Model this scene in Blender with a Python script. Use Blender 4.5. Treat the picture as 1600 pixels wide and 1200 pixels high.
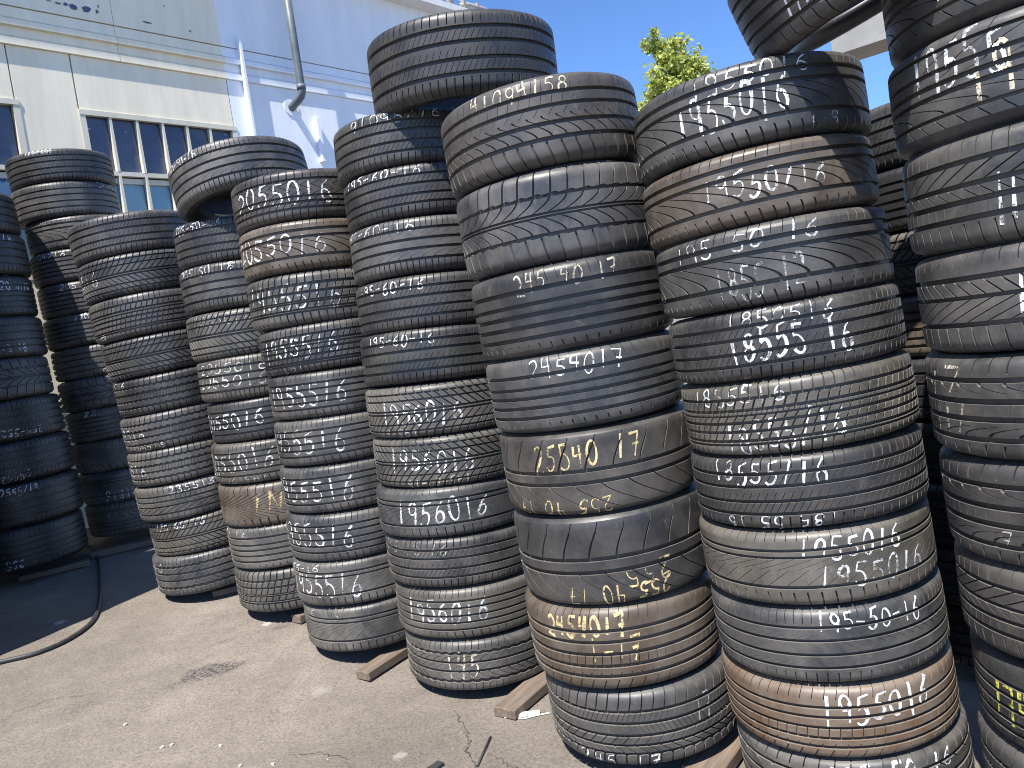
import bpy, bmesh, math, random
import numpy as np
from mathutils import Vector, Matrix, Quaternion

rnd = random.Random(7)
for o in list(bpy.data.objects):
    bpy.data.objects.remove(o)
SC = bpy.context.scene
COL = SC.collection
R_ = math.radians

# ------------------------------------------------------------------ camera
cam_d = bpy.data.cameras.new('camera')
cam_d.sensor_width = 36.0
cam_d.lens = 27.0
cam_d.clip_start = 0.05
cam_d.clip_end = 1000.0
cam = bpy.data.objects.new('camera', cam_d)
COL.objects.link(cam)
roll, pitch = R_(8.277), R_(-3.586)
fw = Vector((0, math.cos(pitch), math.sin(pitch)))
up0 = Vector((0, -math.sin(pitch), math.cos(pitch)))
r0 = Vector((1, 0, 0))
cr, sr = math.cos(roll), math.sin(roll)
rt = cr * r0 - sr * up0
upv = sr * r0 + cr * up0
CAMH = 1.441
cam.matrix_world = Matrix(((rt.x, upv.x, -fw.x, 0), (rt.y, upv.y, -fw.y, 0),
                           (rt.z, upv.z, -fw.z, CAMH), (0, 0, 0, 1)))
SC.camera = cam

# ------------------------------------------------------------------ sun and sky
SUN_AZ, SUN_EL = 26.0, 60.0          # azimuth the light travels towards, elevation of the sun
L = Vector((math.sin(R_(SUN_AZ)) * math.cos(R_(SUN_EL)), math.cos(R_(SUN_AZ)) * math.cos(R_(SUN_EL)), -math.sin(R_(SUN_EL))))
sun_d = bpy.data.lights.new('sun', 'SUN')
sun_d.energy = 5.0
sun_d.angle = R_(0.53)
sun_d.color = (1.0, 0.955, 0.88)
sun = bpy.data.objects.new('sun', sun_d)
sun.rotation_mode = 'QUATERNION'
sun.rotation_quaternion = L.to_track_quat('-Z', 'Y')
sun.location = (-6, -8, 12)
COL.objects.link(sun)

W = bpy.data.worlds.new('World')
SC.world = W
W.use_nodes = True
nt = W.node_tree
nt.nodes.clear()
wo = nt.nodes.new('ShaderNodeOutputWorld')
bg = nt.nodes.new('ShaderNodeBackground')
sky = nt.nodes.new('ShaderNodeTexSky')
sky.sky_type = 'NISHITA'
sky.sun_disc = False
sky.sun_elevation = R_(SUN_EL)
sky.sun_rotation = R_(SUN_AZ + 180)
sky.altitude = 3500
sky.air_density = 1.0
sky.dust_density = 0.0
sky.ozone_density = 10.0
bg.inputs['Strength'].default_value = 0.14
nt.links.new(sky.outputs[0], bg.inputs[0])
nt.links.new(bg.outputs[0], wo.inputs[0])

SC.view_settings.view_transform = 'Standard'
SC.view_settings.look = 'None'
SC.view_settings.gamma = 1.0
SC.view_settings.exposure = 1.0
SC.render.engine = 'CYCLES'
SC.cycles.max_bounces = 6
SC.cycles.use_denoising = True
SC.cycles.filter_width = 1.0

# ------------------------------------------------------------------ small helpers
def tag(o, label=None, cat=None, group=None, kind=None):
    if label: o['label'] = label
    if cat: o['category'] = cat
    if group: o['group'] = group
    if kind: o['kind'] = kind
    return o

def link(name, me, parent=None, mat=None):
    o = bpy.data.objects.new(name, me)
    COL.objects.link(o)
    if parent is not None: o.parent = parent
    if mat is not None and me is not None and len(me.materials) == 0: me.materials.append(mat)
    return o

def empty(name, loc=(0, 0, 0)):
    o = bpy.data.objects.new(name, None)
    o.empty_display_size = 0.1
    o.location = loc
    COL.objects.link(o)
    return o

def mesh_np(name, V, F, smooth=None):
    """V (n,3), F list of arrays of faces (all quads or all tris per array)"""
    me = bpy.data.meshes.new(name)
    V = np.asarray(V, dtype=np.float32)
    loops, starts, tot, k = [], [], [], 0
    for f in F:
        f = np.asarray(f, dtype=np.int32)
        if f.size == 0: continue
        n = f.shape[1]
        loops.append(f.ravel())
        starts.append(k + np.arange(f.shape[0]) * n)
        tot.append(np.full(f.shape[0], n))
        k += f.size
    loops = np.concatenate(loops).astype(np.int32); starts = np.concatenate(starts).astype(np.int32)
    me.vertices.add(len(V)); me.vertices.foreach_set('co', V.ravel())
    me.loops.add(len(loops)); me.loops.foreach_set('vertex_index', loops)
    me.polygons.add(len(starts)); me.polygons.foreach_set('loop_start', starts)
    if smooth is not None:
        me.polygons.foreach_set('use_smooth', np.asarray(smooth, dtype=bool))
    me.update(calc_edges=True)
    me.validate()
    return me

class MB:
    """collects boxes, prisms and tubes and links them as one mesh object"""
    def __init__(s): s.v = []; s.f = []; s.sm = []
    def add(s, vs, fs, sm=False):
        b = len(s.v); s.v += [tuple(v) for v in vs]
        for f in fs: s.f.append([b + i for i in f]); s.sm.append(sm)
    def box(s, o, ex, ey, ez, lx, ly, lz):
        """box from corner o along unit axes"""
        o = Vector(o); ex = Vector(ex) * lx; ey = Vector(ey) * ly; ez = Vector(ez) * lz
        vs = [o, o + ex, o + ex + ey, o + ey, o + ez, o + ex + ez, o + ex + ey + ez, o + ey + ez]
        s.add(vs, [(0, 3, 2, 1), (4, 5, 6, 7), (0, 1, 5, 4), (1, 2, 6, 5), (2, 3, 7, 6), (3, 0, 4, 7)])
    def tube(s, pts, rad, n=10, cap=True):
        pts = [Vector(p) for p in pts]; rings = []
        rads = rad if isinstance(rad, (list, tuple)) else [rad] * len(pts)
        prev = None
        for i, p in enumerate(pts):
            t = (pts[min(i + 1, len(pts) - 1)] - pts[max(i - 1, 0)]).normalized()
            a = prev if prev is not None else (Vector((0, 0, 1)) if abs(t.z) < .9 else Vector((1, 0, 0)))
            a = (a - t * a.dot(t)).normalized(); prev = a; b = t.cross(a)
            rings.append([p + (a * math.cos(2 * math.pi * k / n) + b * math.sin(2 * math.pi * k / n)) * rads[i] for k in range(n)])
        base = len(s.v)
        for r in rings: s.v += [tuple(q) for q in r]
        for i in range(len(pts) - 1):
            for k in range(n):
                s.f.append([base + i * n + k, base + i * n + (k + 1) % n, base + (i + 1) * n + (k + 1) % n, base + (i + 1) * n + k]); s.sm.append(True)
        if cap:
            s.f.append([base + k for k in range(n)][::-1]); s.sm.append(False)
            e = base + (len(pts) - 1) * n
            s.f.append([e + k for k in range(n)]); s.sm.append(False)
    def mesh(s, name):
        me = bpy.data.meshes.new(name)
        me.from_pydata(s.v, [], s.f)
        me.polygons.foreach_set('use_smooth', s.sm)
        me.update()
        return me
    def build(s, name, mat, parent=None, bevel=0):
        o = link(name, s.mesh(name), parent, mat)
        if bevel:
            bm = bmesh.new(); bm.from_mesh(o.data)
            bmesh.ops.recalc_face_normals(bm, faces=bm.faces)
            bmesh.ops.bevel(bm, geom=bm.edges[:], offset=bevel, segments=1, affect='EDGES')
            bm.to_mesh(o.data); bm.free()
        return o

# ------------------------------------------------------------------ materials
def newmat(name):
    m = bpy.data.materials.new(name); m.use_nodes = True
    n = m.node_tree; n.nodes.clear()
    out = n.nodes.new('ShaderNodeOutputMaterial'); b = n.nodes.new('ShaderNodeBsdfPrincipled')
    n.links.new(b.outputs[0], out.inputs[0])
    return m, n, b, out

def nd(n, t, **kw):
    x = n.nodes.new(t)
    for k, v in kw.items(): setattr(x, k, v)
    return x

def noise(n, vec, scale, detail=4, rough=.55, dist=0):
    x = nd(n, 'ShaderNodeTexNoise'); x.inputs['Scale'].default_value = scale
    x.inputs['Detail'].default_value = detail; x.inputs['Roughness'].default_value = rough
    x.inputs['Distortion'].default_value = dist
    if vec is not None: n.links.new(vec, x.inputs['Vector'])
    return x.outputs['Fac']

def ramp(n, fac, stops):
    x = nd(n, 'ShaderNodeValToRGB')
    e = x.color_ramp.elements
    while len(e) < len(stops): e.new(.5)
    for i, (p, c) in enumerate(stops):
        e[i].position = p; e[i].color = c if len(c) == 4 else (*c, 1)
    n.links.new(fac, x.inputs[0])
    return x.outputs[0]

def mixc(n, fac, a, b, mode='MIX'):
    x = nd(n, 'ShaderNodeMix', data_type='RGBA', blend_type=mode)
    for s, v in ((0, fac), (6, a), (7, b)):
        if hasattr(v, 'is_linked'): n.links.new(v, x.inputs[s])
        elif isinstance(v, (int, float)): x.inputs[s].default_value = v
        else: x.inputs[s].default_value = (*v, 1) if len(v) == 3 else v
    return x.outputs[2]

def math_(n, op, a, b=None, c=None):
    x = nd(n, 'ShaderNodeMath', operation=op)
    for i, v in enumerate((a, b, c)):
        if v is None: continue
        if hasattr(v, 'is_linked'): n.links.new(v, x.inputs[i])
        else: x.inputs[i].default_value = v
    return x.outputs[0]

def bump(n, b, h, strength, dist=.01):
    x = nd(n, 'ShaderNodeBump'); x.inputs['Strength'].default_value = strength; x.inputs['Distance'].default_value = dist
    n.links.new(h, x.inputs['Height']); n.links.new(x.outputs[0], b.inputs['Normal'])

def rubber_mat(dirt=False):
    m, n, b, out = newmat('groove_dirt' if dirt else 'tyre_rubber')
    tc = nd(n, 'ShaderNodeTexCoord'); oi = nd(n, 'ShaderNodeObjectInfo')
    off = nd(n, 'ShaderNodeVectorMath', operation='MULTIPLY_ADD')
    comb = nd(n, 'ShaderNodeCombineXYZ')
    for i in range(3): n.links.new(oi.outputs['Random'], comb.inputs[i])
    n.links.new(comb.outputs[0], off.inputs[0]); off.inputs[1].default_value = (37, 91, 53)
    n.links.new(tc.outputs['Object'], off.inputs[2]); v = off.outputs[0]
    dusty = math_(n, 'MULTIPLY', ramp(n, noise(n, v, 5, 7, .68, .5), [(.38, (0, 0, 0)), (.64, (1, 1, 1))]), oi.outputs['Alpha'])
    grain = noise(n, v, 120, 3, .6)
    dust_c = mixc(n, .42, oi.outputs['Color'], (.30, .27, .235))
    c = mixc(n, dusty, oi.outputs['Color'], dust_c)
    scuff = ramp(n, noise(n, v, 26, 5, .7, .6), [(.60, (0, 0, 0)), (.74, (1, 1, 1))])
    c = mixc(n, math_(n, 'MULTIPLY', scuff, .34), c, (.20, .19, .18))
    c = mixc(n, math_(n, 'MULTIPLY', grain, .55), c, mixc(n, .5, c, (.0, .0, .0)))
    if dirt: c = mixc(n, ramp(n, noise(n, v, 18, 4), [(.3, (.15, .15, .15)), (.7, (.6, .6, .6))]), c, (.25, .225, .19))
    n.links.new(c, b.inputs['Base Color'])
    rg = math_(n, 'MULTIPLY_ADD', noise(n, v, 14, 4), .34, .30)
    n.links.new(rg, b.inputs['Roughness'])
    b.inputs['Specular IOR Level'].default_value = .6
    bump(n, b, noise(n, v, 420, 3, .6), .25, .0012)
    return m

def chalk_mat():
    m, n, b, out = newmat('chalk')
    tc = nd(n, 'ShaderNodeTexCoord'); oi = nd(n, 'ShaderNodeObjectInfo')
    v = tc.outputs['Object']
    n.links.new(oi.outputs['Color'], b.inputs['Base Color'])
    b.inputs['Roughness'].default_value = .9
    tr = nd(n, 'ShaderNodeBsdfTransparent'); mx = nd(n, 'ShaderNodeMixShader')
    f = math_(n, 'ADD', math_(n, 'MULTIPLY', noise(n, v, 150, 3, .7), .75), math_(n, 'MULTIPLY', noise(n, v, 22, 3), .55))
    a = ramp(n, math_(n, 'ADD', f, math_(n, 'MULTIPLY_ADD', oi.outputs['Alpha'], .5, -.5)), [(.42, (0, 0, 0)), (.62, (1, 1, 1))])
    n.links.new(a, mx.inputs[0]); n.links.new(tr.outputs[0], mx.inputs[1]); n.links.new(b.outputs[0], mx.inputs[2])
    n.links.new(mx.outputs[0], out.inputs[0])
    return m

def simple(name, col, rough=.6, metal=0, nscale=20, namt=.25, bstr=.1, bdist=.003, spec=.5):
    m, n, b, out = newmat(name)
    tc = nd(n, 'ShaderNodeTexCoord'); v = tc.outputs['Object']
    f = noise(n, v, nscale, 6, .6)
    c = mixc(n, ramp(n, f, [(.3, (0, 0, 0)), (.7, (1, 1, 1))]), tuple(x * (1 - namt) for x in col), tuple(min(1, x * (1 + namt)) for x in col))
    n.links.new(c, b.inputs['Base Color'])
    b.inputs['Roughness'].default_value = rough; b.inputs['Metallic'].default_value = metal
    b.inputs['Specular IOR Level'].default_value = spec
    if bstr: bump(n, b, noise(n, v, nscale * 6, 3), bstr, bdist)
    return m

def paint_mat(name, col, dirt):
    m, n, b, out = newmat(name)
    tc = nd(n, 'ShaderNodeTexCoord'); v = tc.outputs['Object']
    mp = nd(n, 'ShaderNodeMapping'); n.links.new(v, mp.inputs[0]); mp.inputs['Scale'].default_value = (5, 5, .7)
    streak = ramp(n, noise(n, mp.outputs[0], 1.6, 6, .65), [(.42, (0, 0, 0)), (.75, (1, 1, 1))])
    blot = ramp(n, noise(n, v, 1.7, 5, .6), [(.4, (0, 0, 0)), (.8, (1, 1, 1))])
    c = mixc(n, math_(n, 'MULTIPLY', streak, .40), col, dirt)
    c = mixc(n, math_(n, 'MULTIPLY', blot, .25), c, tuple(x * .86 for x in col))
    sp = ramp(n, noise(n, v, 45, 3, .7), [(.70, (0, 0, 0)), (.76, (1, 1, 1))])
    c = mixc(n, math_(n, 'MULTIPLY', sp, .25), c, (.32, .27, .2))
    n.links.new(c, b.inputs['Base Color'])
    b.inputs['Roughness'].default_value = .55
    bump(n, b, noise(n, v, 9, 5), .12, .01)
    return m

def ground_mat():
    m, n, b, out = newmat('worn_asphalt')
    tc = nd(n, 'ShaderNodeTexCoord'); v = tc.outputs['Object']
    big = noise(n, v, .9, 6, .6)
    c = ramp(n, big, [(.32, (.138, .119, .100)), (.5, (.192, .166, .140)), (.68, (.246, .214, .182))])
    mid = ramp(n, noise(n, v, 6.5, 6, .68), [(.36, (0, 0, 0)), (.64, (1, 1, 1))])
    c = mixc(n, math_(n, 'MULTIPLY', mid, .42), c, (.120, .104, .088))
    agg = ramp(n, noise(n, v, 85, 5, .78), [(.36, (.58, .57, .56)), (.50, (1, 1, 1)), (.66, (1.3, 1.29, 1.26))])
    c = mixc(n, .75, c, mixc(n, 1.0, c, agg, 'MULTIPLY'))
    pits = ramp(n, noise(n, v, 34, 5, .75), [(.30, (1, 1, 1)), (.40, (0, 0, 0))])
    c = mixc(n, math_(n, 'MULTIPLY', pits, .4), c, (.075, .066, .058))
    # dark oil spots that stay where they are, ragged outline
    sep = nd(n, 'ShaderNodeSeparateXYZ'); n.links.new(v, sep.inputs[0])
    wob = noise(n, v, 9, 6, .7); wob2 = noise(n, v, 30, 4, .7)
    for (cx, cy, ra, rb, ang, amt) in OIL:
        dx = math_(n, 'SUBTRACT', sep.outputs[0], cx); dy = math_(n, 'SUBTRACT', sep.outputs[1], cy)
        ca, sa = math.cos(ang), math.sin(ang)
        px = math_(n, 'ADD', math_(n, 'MULTIPLY', dx, ca / ra), math_(n, 'MULTIPLY', dy, sa / ra))
        py = math_(n, 'ADD', math_(n, 'MULTIPLY', dx, -sa / rb), math_(n, 'MULTIPLY', dy, ca / rb))
        d = math_(n, 'SQRT', math_(n, 'ADD', math_(n, 'POWER', px, 2), math_(n, 'POWER', py, 2)))
        d = math_(n, 'ADD', d, math_(n, 'ADD', math_(n, 'MULTIPLY_ADD', wob, 1.8, -.9), math_(n, 'MULTIPLY_ADD', wob2, .9, -.45)))
        k = ramp(n, d, [(.55, (1, 1, 1)), (1.0, (0, 0, 0))])
        k = math_(n, 'MULTIPLY', k, ramp(n, noise(n, v, 70, 3, .7), [(.40, (.15, .15, .15)), (.58, (1, 1, 1))]))
        c = mixc(n, math_(n, 'MULTIPLY', k, amt), c, (.045, .042, .045))
    for (cx, cy, ra, amt) in PALE:
        dx = math_(n, 'SUBTRACT', sep.outputs[0], cx); dy = math_(n, 'SUBTRACT', sep.outputs[1], cy)
        d = math_(n, 'DIVIDE', math_(n, 'SQRT', math_(n, 'ADD', math_(n, 'POWER', dx, 2), math_(n, 'POWER', dy, 2))), ra)
        d = math_(n, 'ADD', d, math_(n, 'ADD', math_(n, 'MULTIPLY_ADD', wob, 2.2, -1.1), math_(n, 'MULTIPLY_ADD', wob2, 1.6, -.8)))
        k = ramp(n, d, [(.45, (1, 1, 1)), (.9, (0, 0, 0))])
        c = mixc(n, math_(n, 'MULTIPLY', k, amt), c, (.62, .60, .55))
    n.links.new(c, b.inputs['Base Color'])
    b.inputs['Roughness'].default_value = .88
    b.inputs['Specular IOR Level'].default_value = .3
    h = math_(n, 'ADD', math_(n, 'MULTIPLY', noise(n, v, 140, 4, .7), .7), math_(n, 'MULTIPLY', noise(n, v, 22, 5, .65), .8))
    bump(n, b, h, .8, .008)
    return m

def wood_mat():
    m, n, b, out = newmat('weathered_timber')
    tc = nd(n, 'ShaderNodeTexCoord'); oi = nd(n, 'ShaderNodeObjectInfo')
    mp = nd(n, 'ShaderNodeMapping'); n.links.new(tc.outputs['Object'], mp.inputs[0]); mp.inputs['Scale'].default_value = (2.2, 30, 30)
    f = noise(n, mp.outputs[0], 2.2, 6, .65, .4)
    c = ramp(n, f, [(.3, (.075, .053, .037)), (.52, (.155, .114, .082)), (.7, (.22, .168, .124))])
    c = mixc(n, ramp(n, noise(n, tc.outputs['Object'], 14, 5), [(.5, (0, 0, 0)), (.75, (.6, .6, .6))]), c, (.14, .12, .105))
    n.links.new(c, b.inputs['Base Color']); b.inputs['Roughness'].default_value = .85
    bump(n, b, f, .4, .004)
    return m

def leaf_mat():
    m, n, b, out = newmat('leaf')
    g = nd(n, 'ShaderNodeNewGeometry')
    c = ramp(n, g.outputs['Random Per Island'], [(0, (.22, .28, .05)), (.5, (.38, .43, .09)), (1, (.58, .58, .18))])
    n.links.new(c, b.inputs['Base Color']); b.inputs['Roughness'].default_value = .55
    tr = nd(n, 'ShaderNodeBsdfTranslucent'); n.links.new(c, tr.inputs[0])
    mx = nd(n, 'ShaderNodeMixShader'); mx.inputs[0].default_value = .35
    n.links.new(b.outputs[0], mx.inputs[1]); n.links.new(tr.outputs[0], mx.inputs[2]); n.links.new(mx.outputs[0], out.inputs[0])
    return m

def glass_mat():
    m, n, b, out = newmat('dusty_sky_tinted_glass')
    tc = nd(n, 'ShaderNodeTexCoord'); v = tc.outputs['Object']
    c = mixc(n, ramp(n, noise(n, v, 3.2, 5), [(.35, (0, 0, 0)), (.7, (1, 1, 1))]), (.040, .052, .090), (.085, .092, .125))  # blue-grey base holds part of the sky reflection as colour
    fl = ramp(n, noise(n, v, 28, 2, .5), [(.735, (0, 0, 0)), (.76, (1, 1, 1))])
    c = mixc(n, fl, c, (.5, .52, .55))
    n.links.new(c, b.inputs['Base Color'])
    b.inputs['Roughness'].default_value = .12; b.inputs['Specular IOR Level'].default_value = .8
    bump(n, b, noise(n, v, 2.5, 2), .06, .02)
    return m

def bluepane_mat():
    m, n, b, out = newmat('blue_painted_glass')
    tc = nd(n, 'ShaderNodeTexCoord'); v = tc.outputs['Object']
    f = noise(n, v, 4.5, 6, .65)
    c = mixc(n, ramp(n, noise(n, v, 2.0, 4), [(.3, (0, 0, 0)), (.7, (1, 1, 1))]), (.17, .32, .42), (.27, .42, .50))
    c = mixc(n, ramp(n, f, [(.58, (0, 0, 0)), (.60, (1, 1, 1))]), c, (.02, .09, .30))
    n.links.new(c, b.inputs['Base Color']); b.inputs['Roughness'].default_value = .3
    return m

# ------------------------------------------------------------------ ground shape
STACKS = {
 'S8': [(0.746, 2.159, 1.911, 0.305, 0.199), (0.746, 2.158, 1.72, 0.305, 0.182), (0.759, 2.153, 1.528, 0.305, 0.202), (0.769, 2.148, 1.337, 0.305, 0.181), (0.779, 2.144, 1.149, 0.305, 0.194), (0.782, 2.142, 0.955, 0.305, 0.194), (0.781, 2.141, 0.76, 0.305, 0.197), (0.79, 2.137, 0.561, 0.305, 0.2), (0.795, 2.134, 0.364, 0.305, 0.194), (0.812, 2.127, 0.171, 0.305, 0.192)],
 'S7': [(0.202, 2.438, 2.012, 0.306, 0.244), (0.214, 2.439, 1.761, 0.306, 0.257), (0.223, 2.44, 1.507, 0.306, 0.251), (0.232, 2.441, 1.268, 0.306, 0.226), (0.242, 2.442, 1.031, 0.306, 0.249), (0.252, 2.443, 0.77, 0.306, 0.273), (0.25, 2.446, 0.507, 0.306, 0.254), (0.279, 2.445, 0.264, 0.306, 0.232)],
 'S6': [(-0.251, 3.119, 2.203, 0.313, 0.202), (-0.241, 3.116, 2.007, 0.313, 0.189), (-0.247, 3.112, 1.81, 0.313, 0.206), (-0.254, 3.107, 1.608, 0.313, 0.198), (-0.268, 3.102, 1.408, 0.313, 0.201), (-0.277, 3.097, 1.211, 0.313, 0.194), (-0.277, 3.093, 1.019, 0.313, 0.19), (-0.292, 3.088, 0.829, 0.313, 0.19), (-0.284, 3.085, 0.638, 0.313, 0.191), (-0.275, 3.082, 0.445, 0.313, 0.196), (-0.263, 3.079, 0.247, 0.313, 0.199)],
 'S5': [(-0.782, 3.428, 2.126, 0.307, 0.201), (-0.78, 3.429, 1.924, 0.307, 0.204), (-0.781, 3.429, 1.716, 0.307, 0.212), (-0.766, 3.433, 1.512, 0.307, 0.196), (-0.76, 3.435, 1.318, 0.307, 0.192), (-0.764, 3.435, 1.123, 0.307, 0.198), (-0.77, 3.434, 0.923, 0.307, 0.201), (-0.778, 3.432, 0.721, 0.307, 0.204), (-0.78, 3.433, 0.522, 0.307, 0.195), (-0.764, 3.437, 0.324, 0.307, 0.2)],
 'S4': [(-1.244, 3.912, 2.086, 0.309, 0.21), (-1.25, 3.912, 1.87, 0.309, 0.221), (-1.256, 3.912, 1.648, 0.309, 0.222), (-1.243, 3.917, 1.432, 0.309, 0.21), (-1.228, 3.924, 1.227, 0.309, 0.201), (-1.243, 3.921, 1.025, 0.309, 0.203), (-1.242, 3.923, 0.819, 0.309, 0.21), (-1.235, 3.927, 0.606, 0.309, 0.216), (-1.234, 3.929, 0.393, 0.309, 0.211)],
 'S3': [(-1.949, 4.297, 2.256, 0.314, 0.206), (-1.932, 4.305, 2.049, 0.314, 0.209), (-1.916, 4.314, 1.835, 0.314, 0.219), (-1.892, 4.326, 1.623, 0.314, 0.205), (-1.871, 4.337, 1.421, 0.314, 0.201), (-1.87, 4.339, 1.222, 0.314, 0.196), (-1.866, 4.342, 1.028, 0.314, 0.192), (-1.862, 4.346, 0.834, 0.314, 0.195), (-1.825, 4.363, 0.638, 0.314, 0.198), (-1.838, 4.359, 0.429, 0.314, 0.22)],
 'S2': [(-2.95, 5.566, 3.022, 0.332, 0.22), (-2.953, 5.566, 2.795, 0.332, 0.234), (-2.91, 5.59, 2.57, 0.332, 0.216), (-2.916, 5.589, 2.352, 0.332, 0.22), (-2.908, 5.595, 2.132, 0.332, 0.221), (-2.908, 5.596, 1.911, 0.332, 0.22), (-2.898, 5.603, 1.69, 0.332, 0.22), (-2.892, 5.607, 1.47, 0.332, 0.22), (-2.881, 5.615, 1.249, 0.332, 0.221), (-2.877, 5.618, 1.029, 0.332, 0.218), (-2.87, 5.623, 0.806, 0.332, 0.228), (-2.867, 5.627, 0.574, 0.332, 0.237)],
 'S1': [(-3.375, 4.969, 2.663, 0.359, 0.262), (-3.358, 4.978, 2.398, 0.359, 0.267), (-3.36, 4.975, 2.134, 0.359, 0.261), (-3.346, 4.982, 1.875, 0.359, 0.258), (-3.351, 4.977, 1.617, 0.359, 0.258), (-3.325, 4.992, 1.361, 0.359, 0.255), (-3.311, 5.0, 1.104, 0.359, 0.259), (-3.303, 5.002, 0.839, 0.359, 0.271), (-3.316, 4.992, 0.565, 0.359, 0.276)],
 'S9': [(1.285, 1.754, 2.058, 0.306, 0.222), (1.282, 1.761, 1.838, 0.306, 0.219), (1.291, 1.76, 1.609, 0.306, 0.24), (1.297, 1.76, 1.374, 0.306, 0.23), (1.298, 1.765, 1.141, 0.306, 0.236), (1.308, 1.763, 0.902, 0.306, 0.242), (1.318, 1.761, 0.669, 0.306, 0.224), (1.332, 1.755, 0.445, 0.306, 0.222), (1.332, 1.761, 0.219, 0.306, 0.231)],
}
LEAN = {'S8': (-0.035, 0.017), 'S7': (-0.039, -0.004), 'S6': (0.018, 0.022), 'S5': (-0.005, -0.004), 'S4': (-0.009, -0.011), 'S3': (-0.062, -0.035), 'S2': (-0.036, -0.025), 'S1': (-0.033, -0.014), 'S9': (-0.029, -0.001)}
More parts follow.
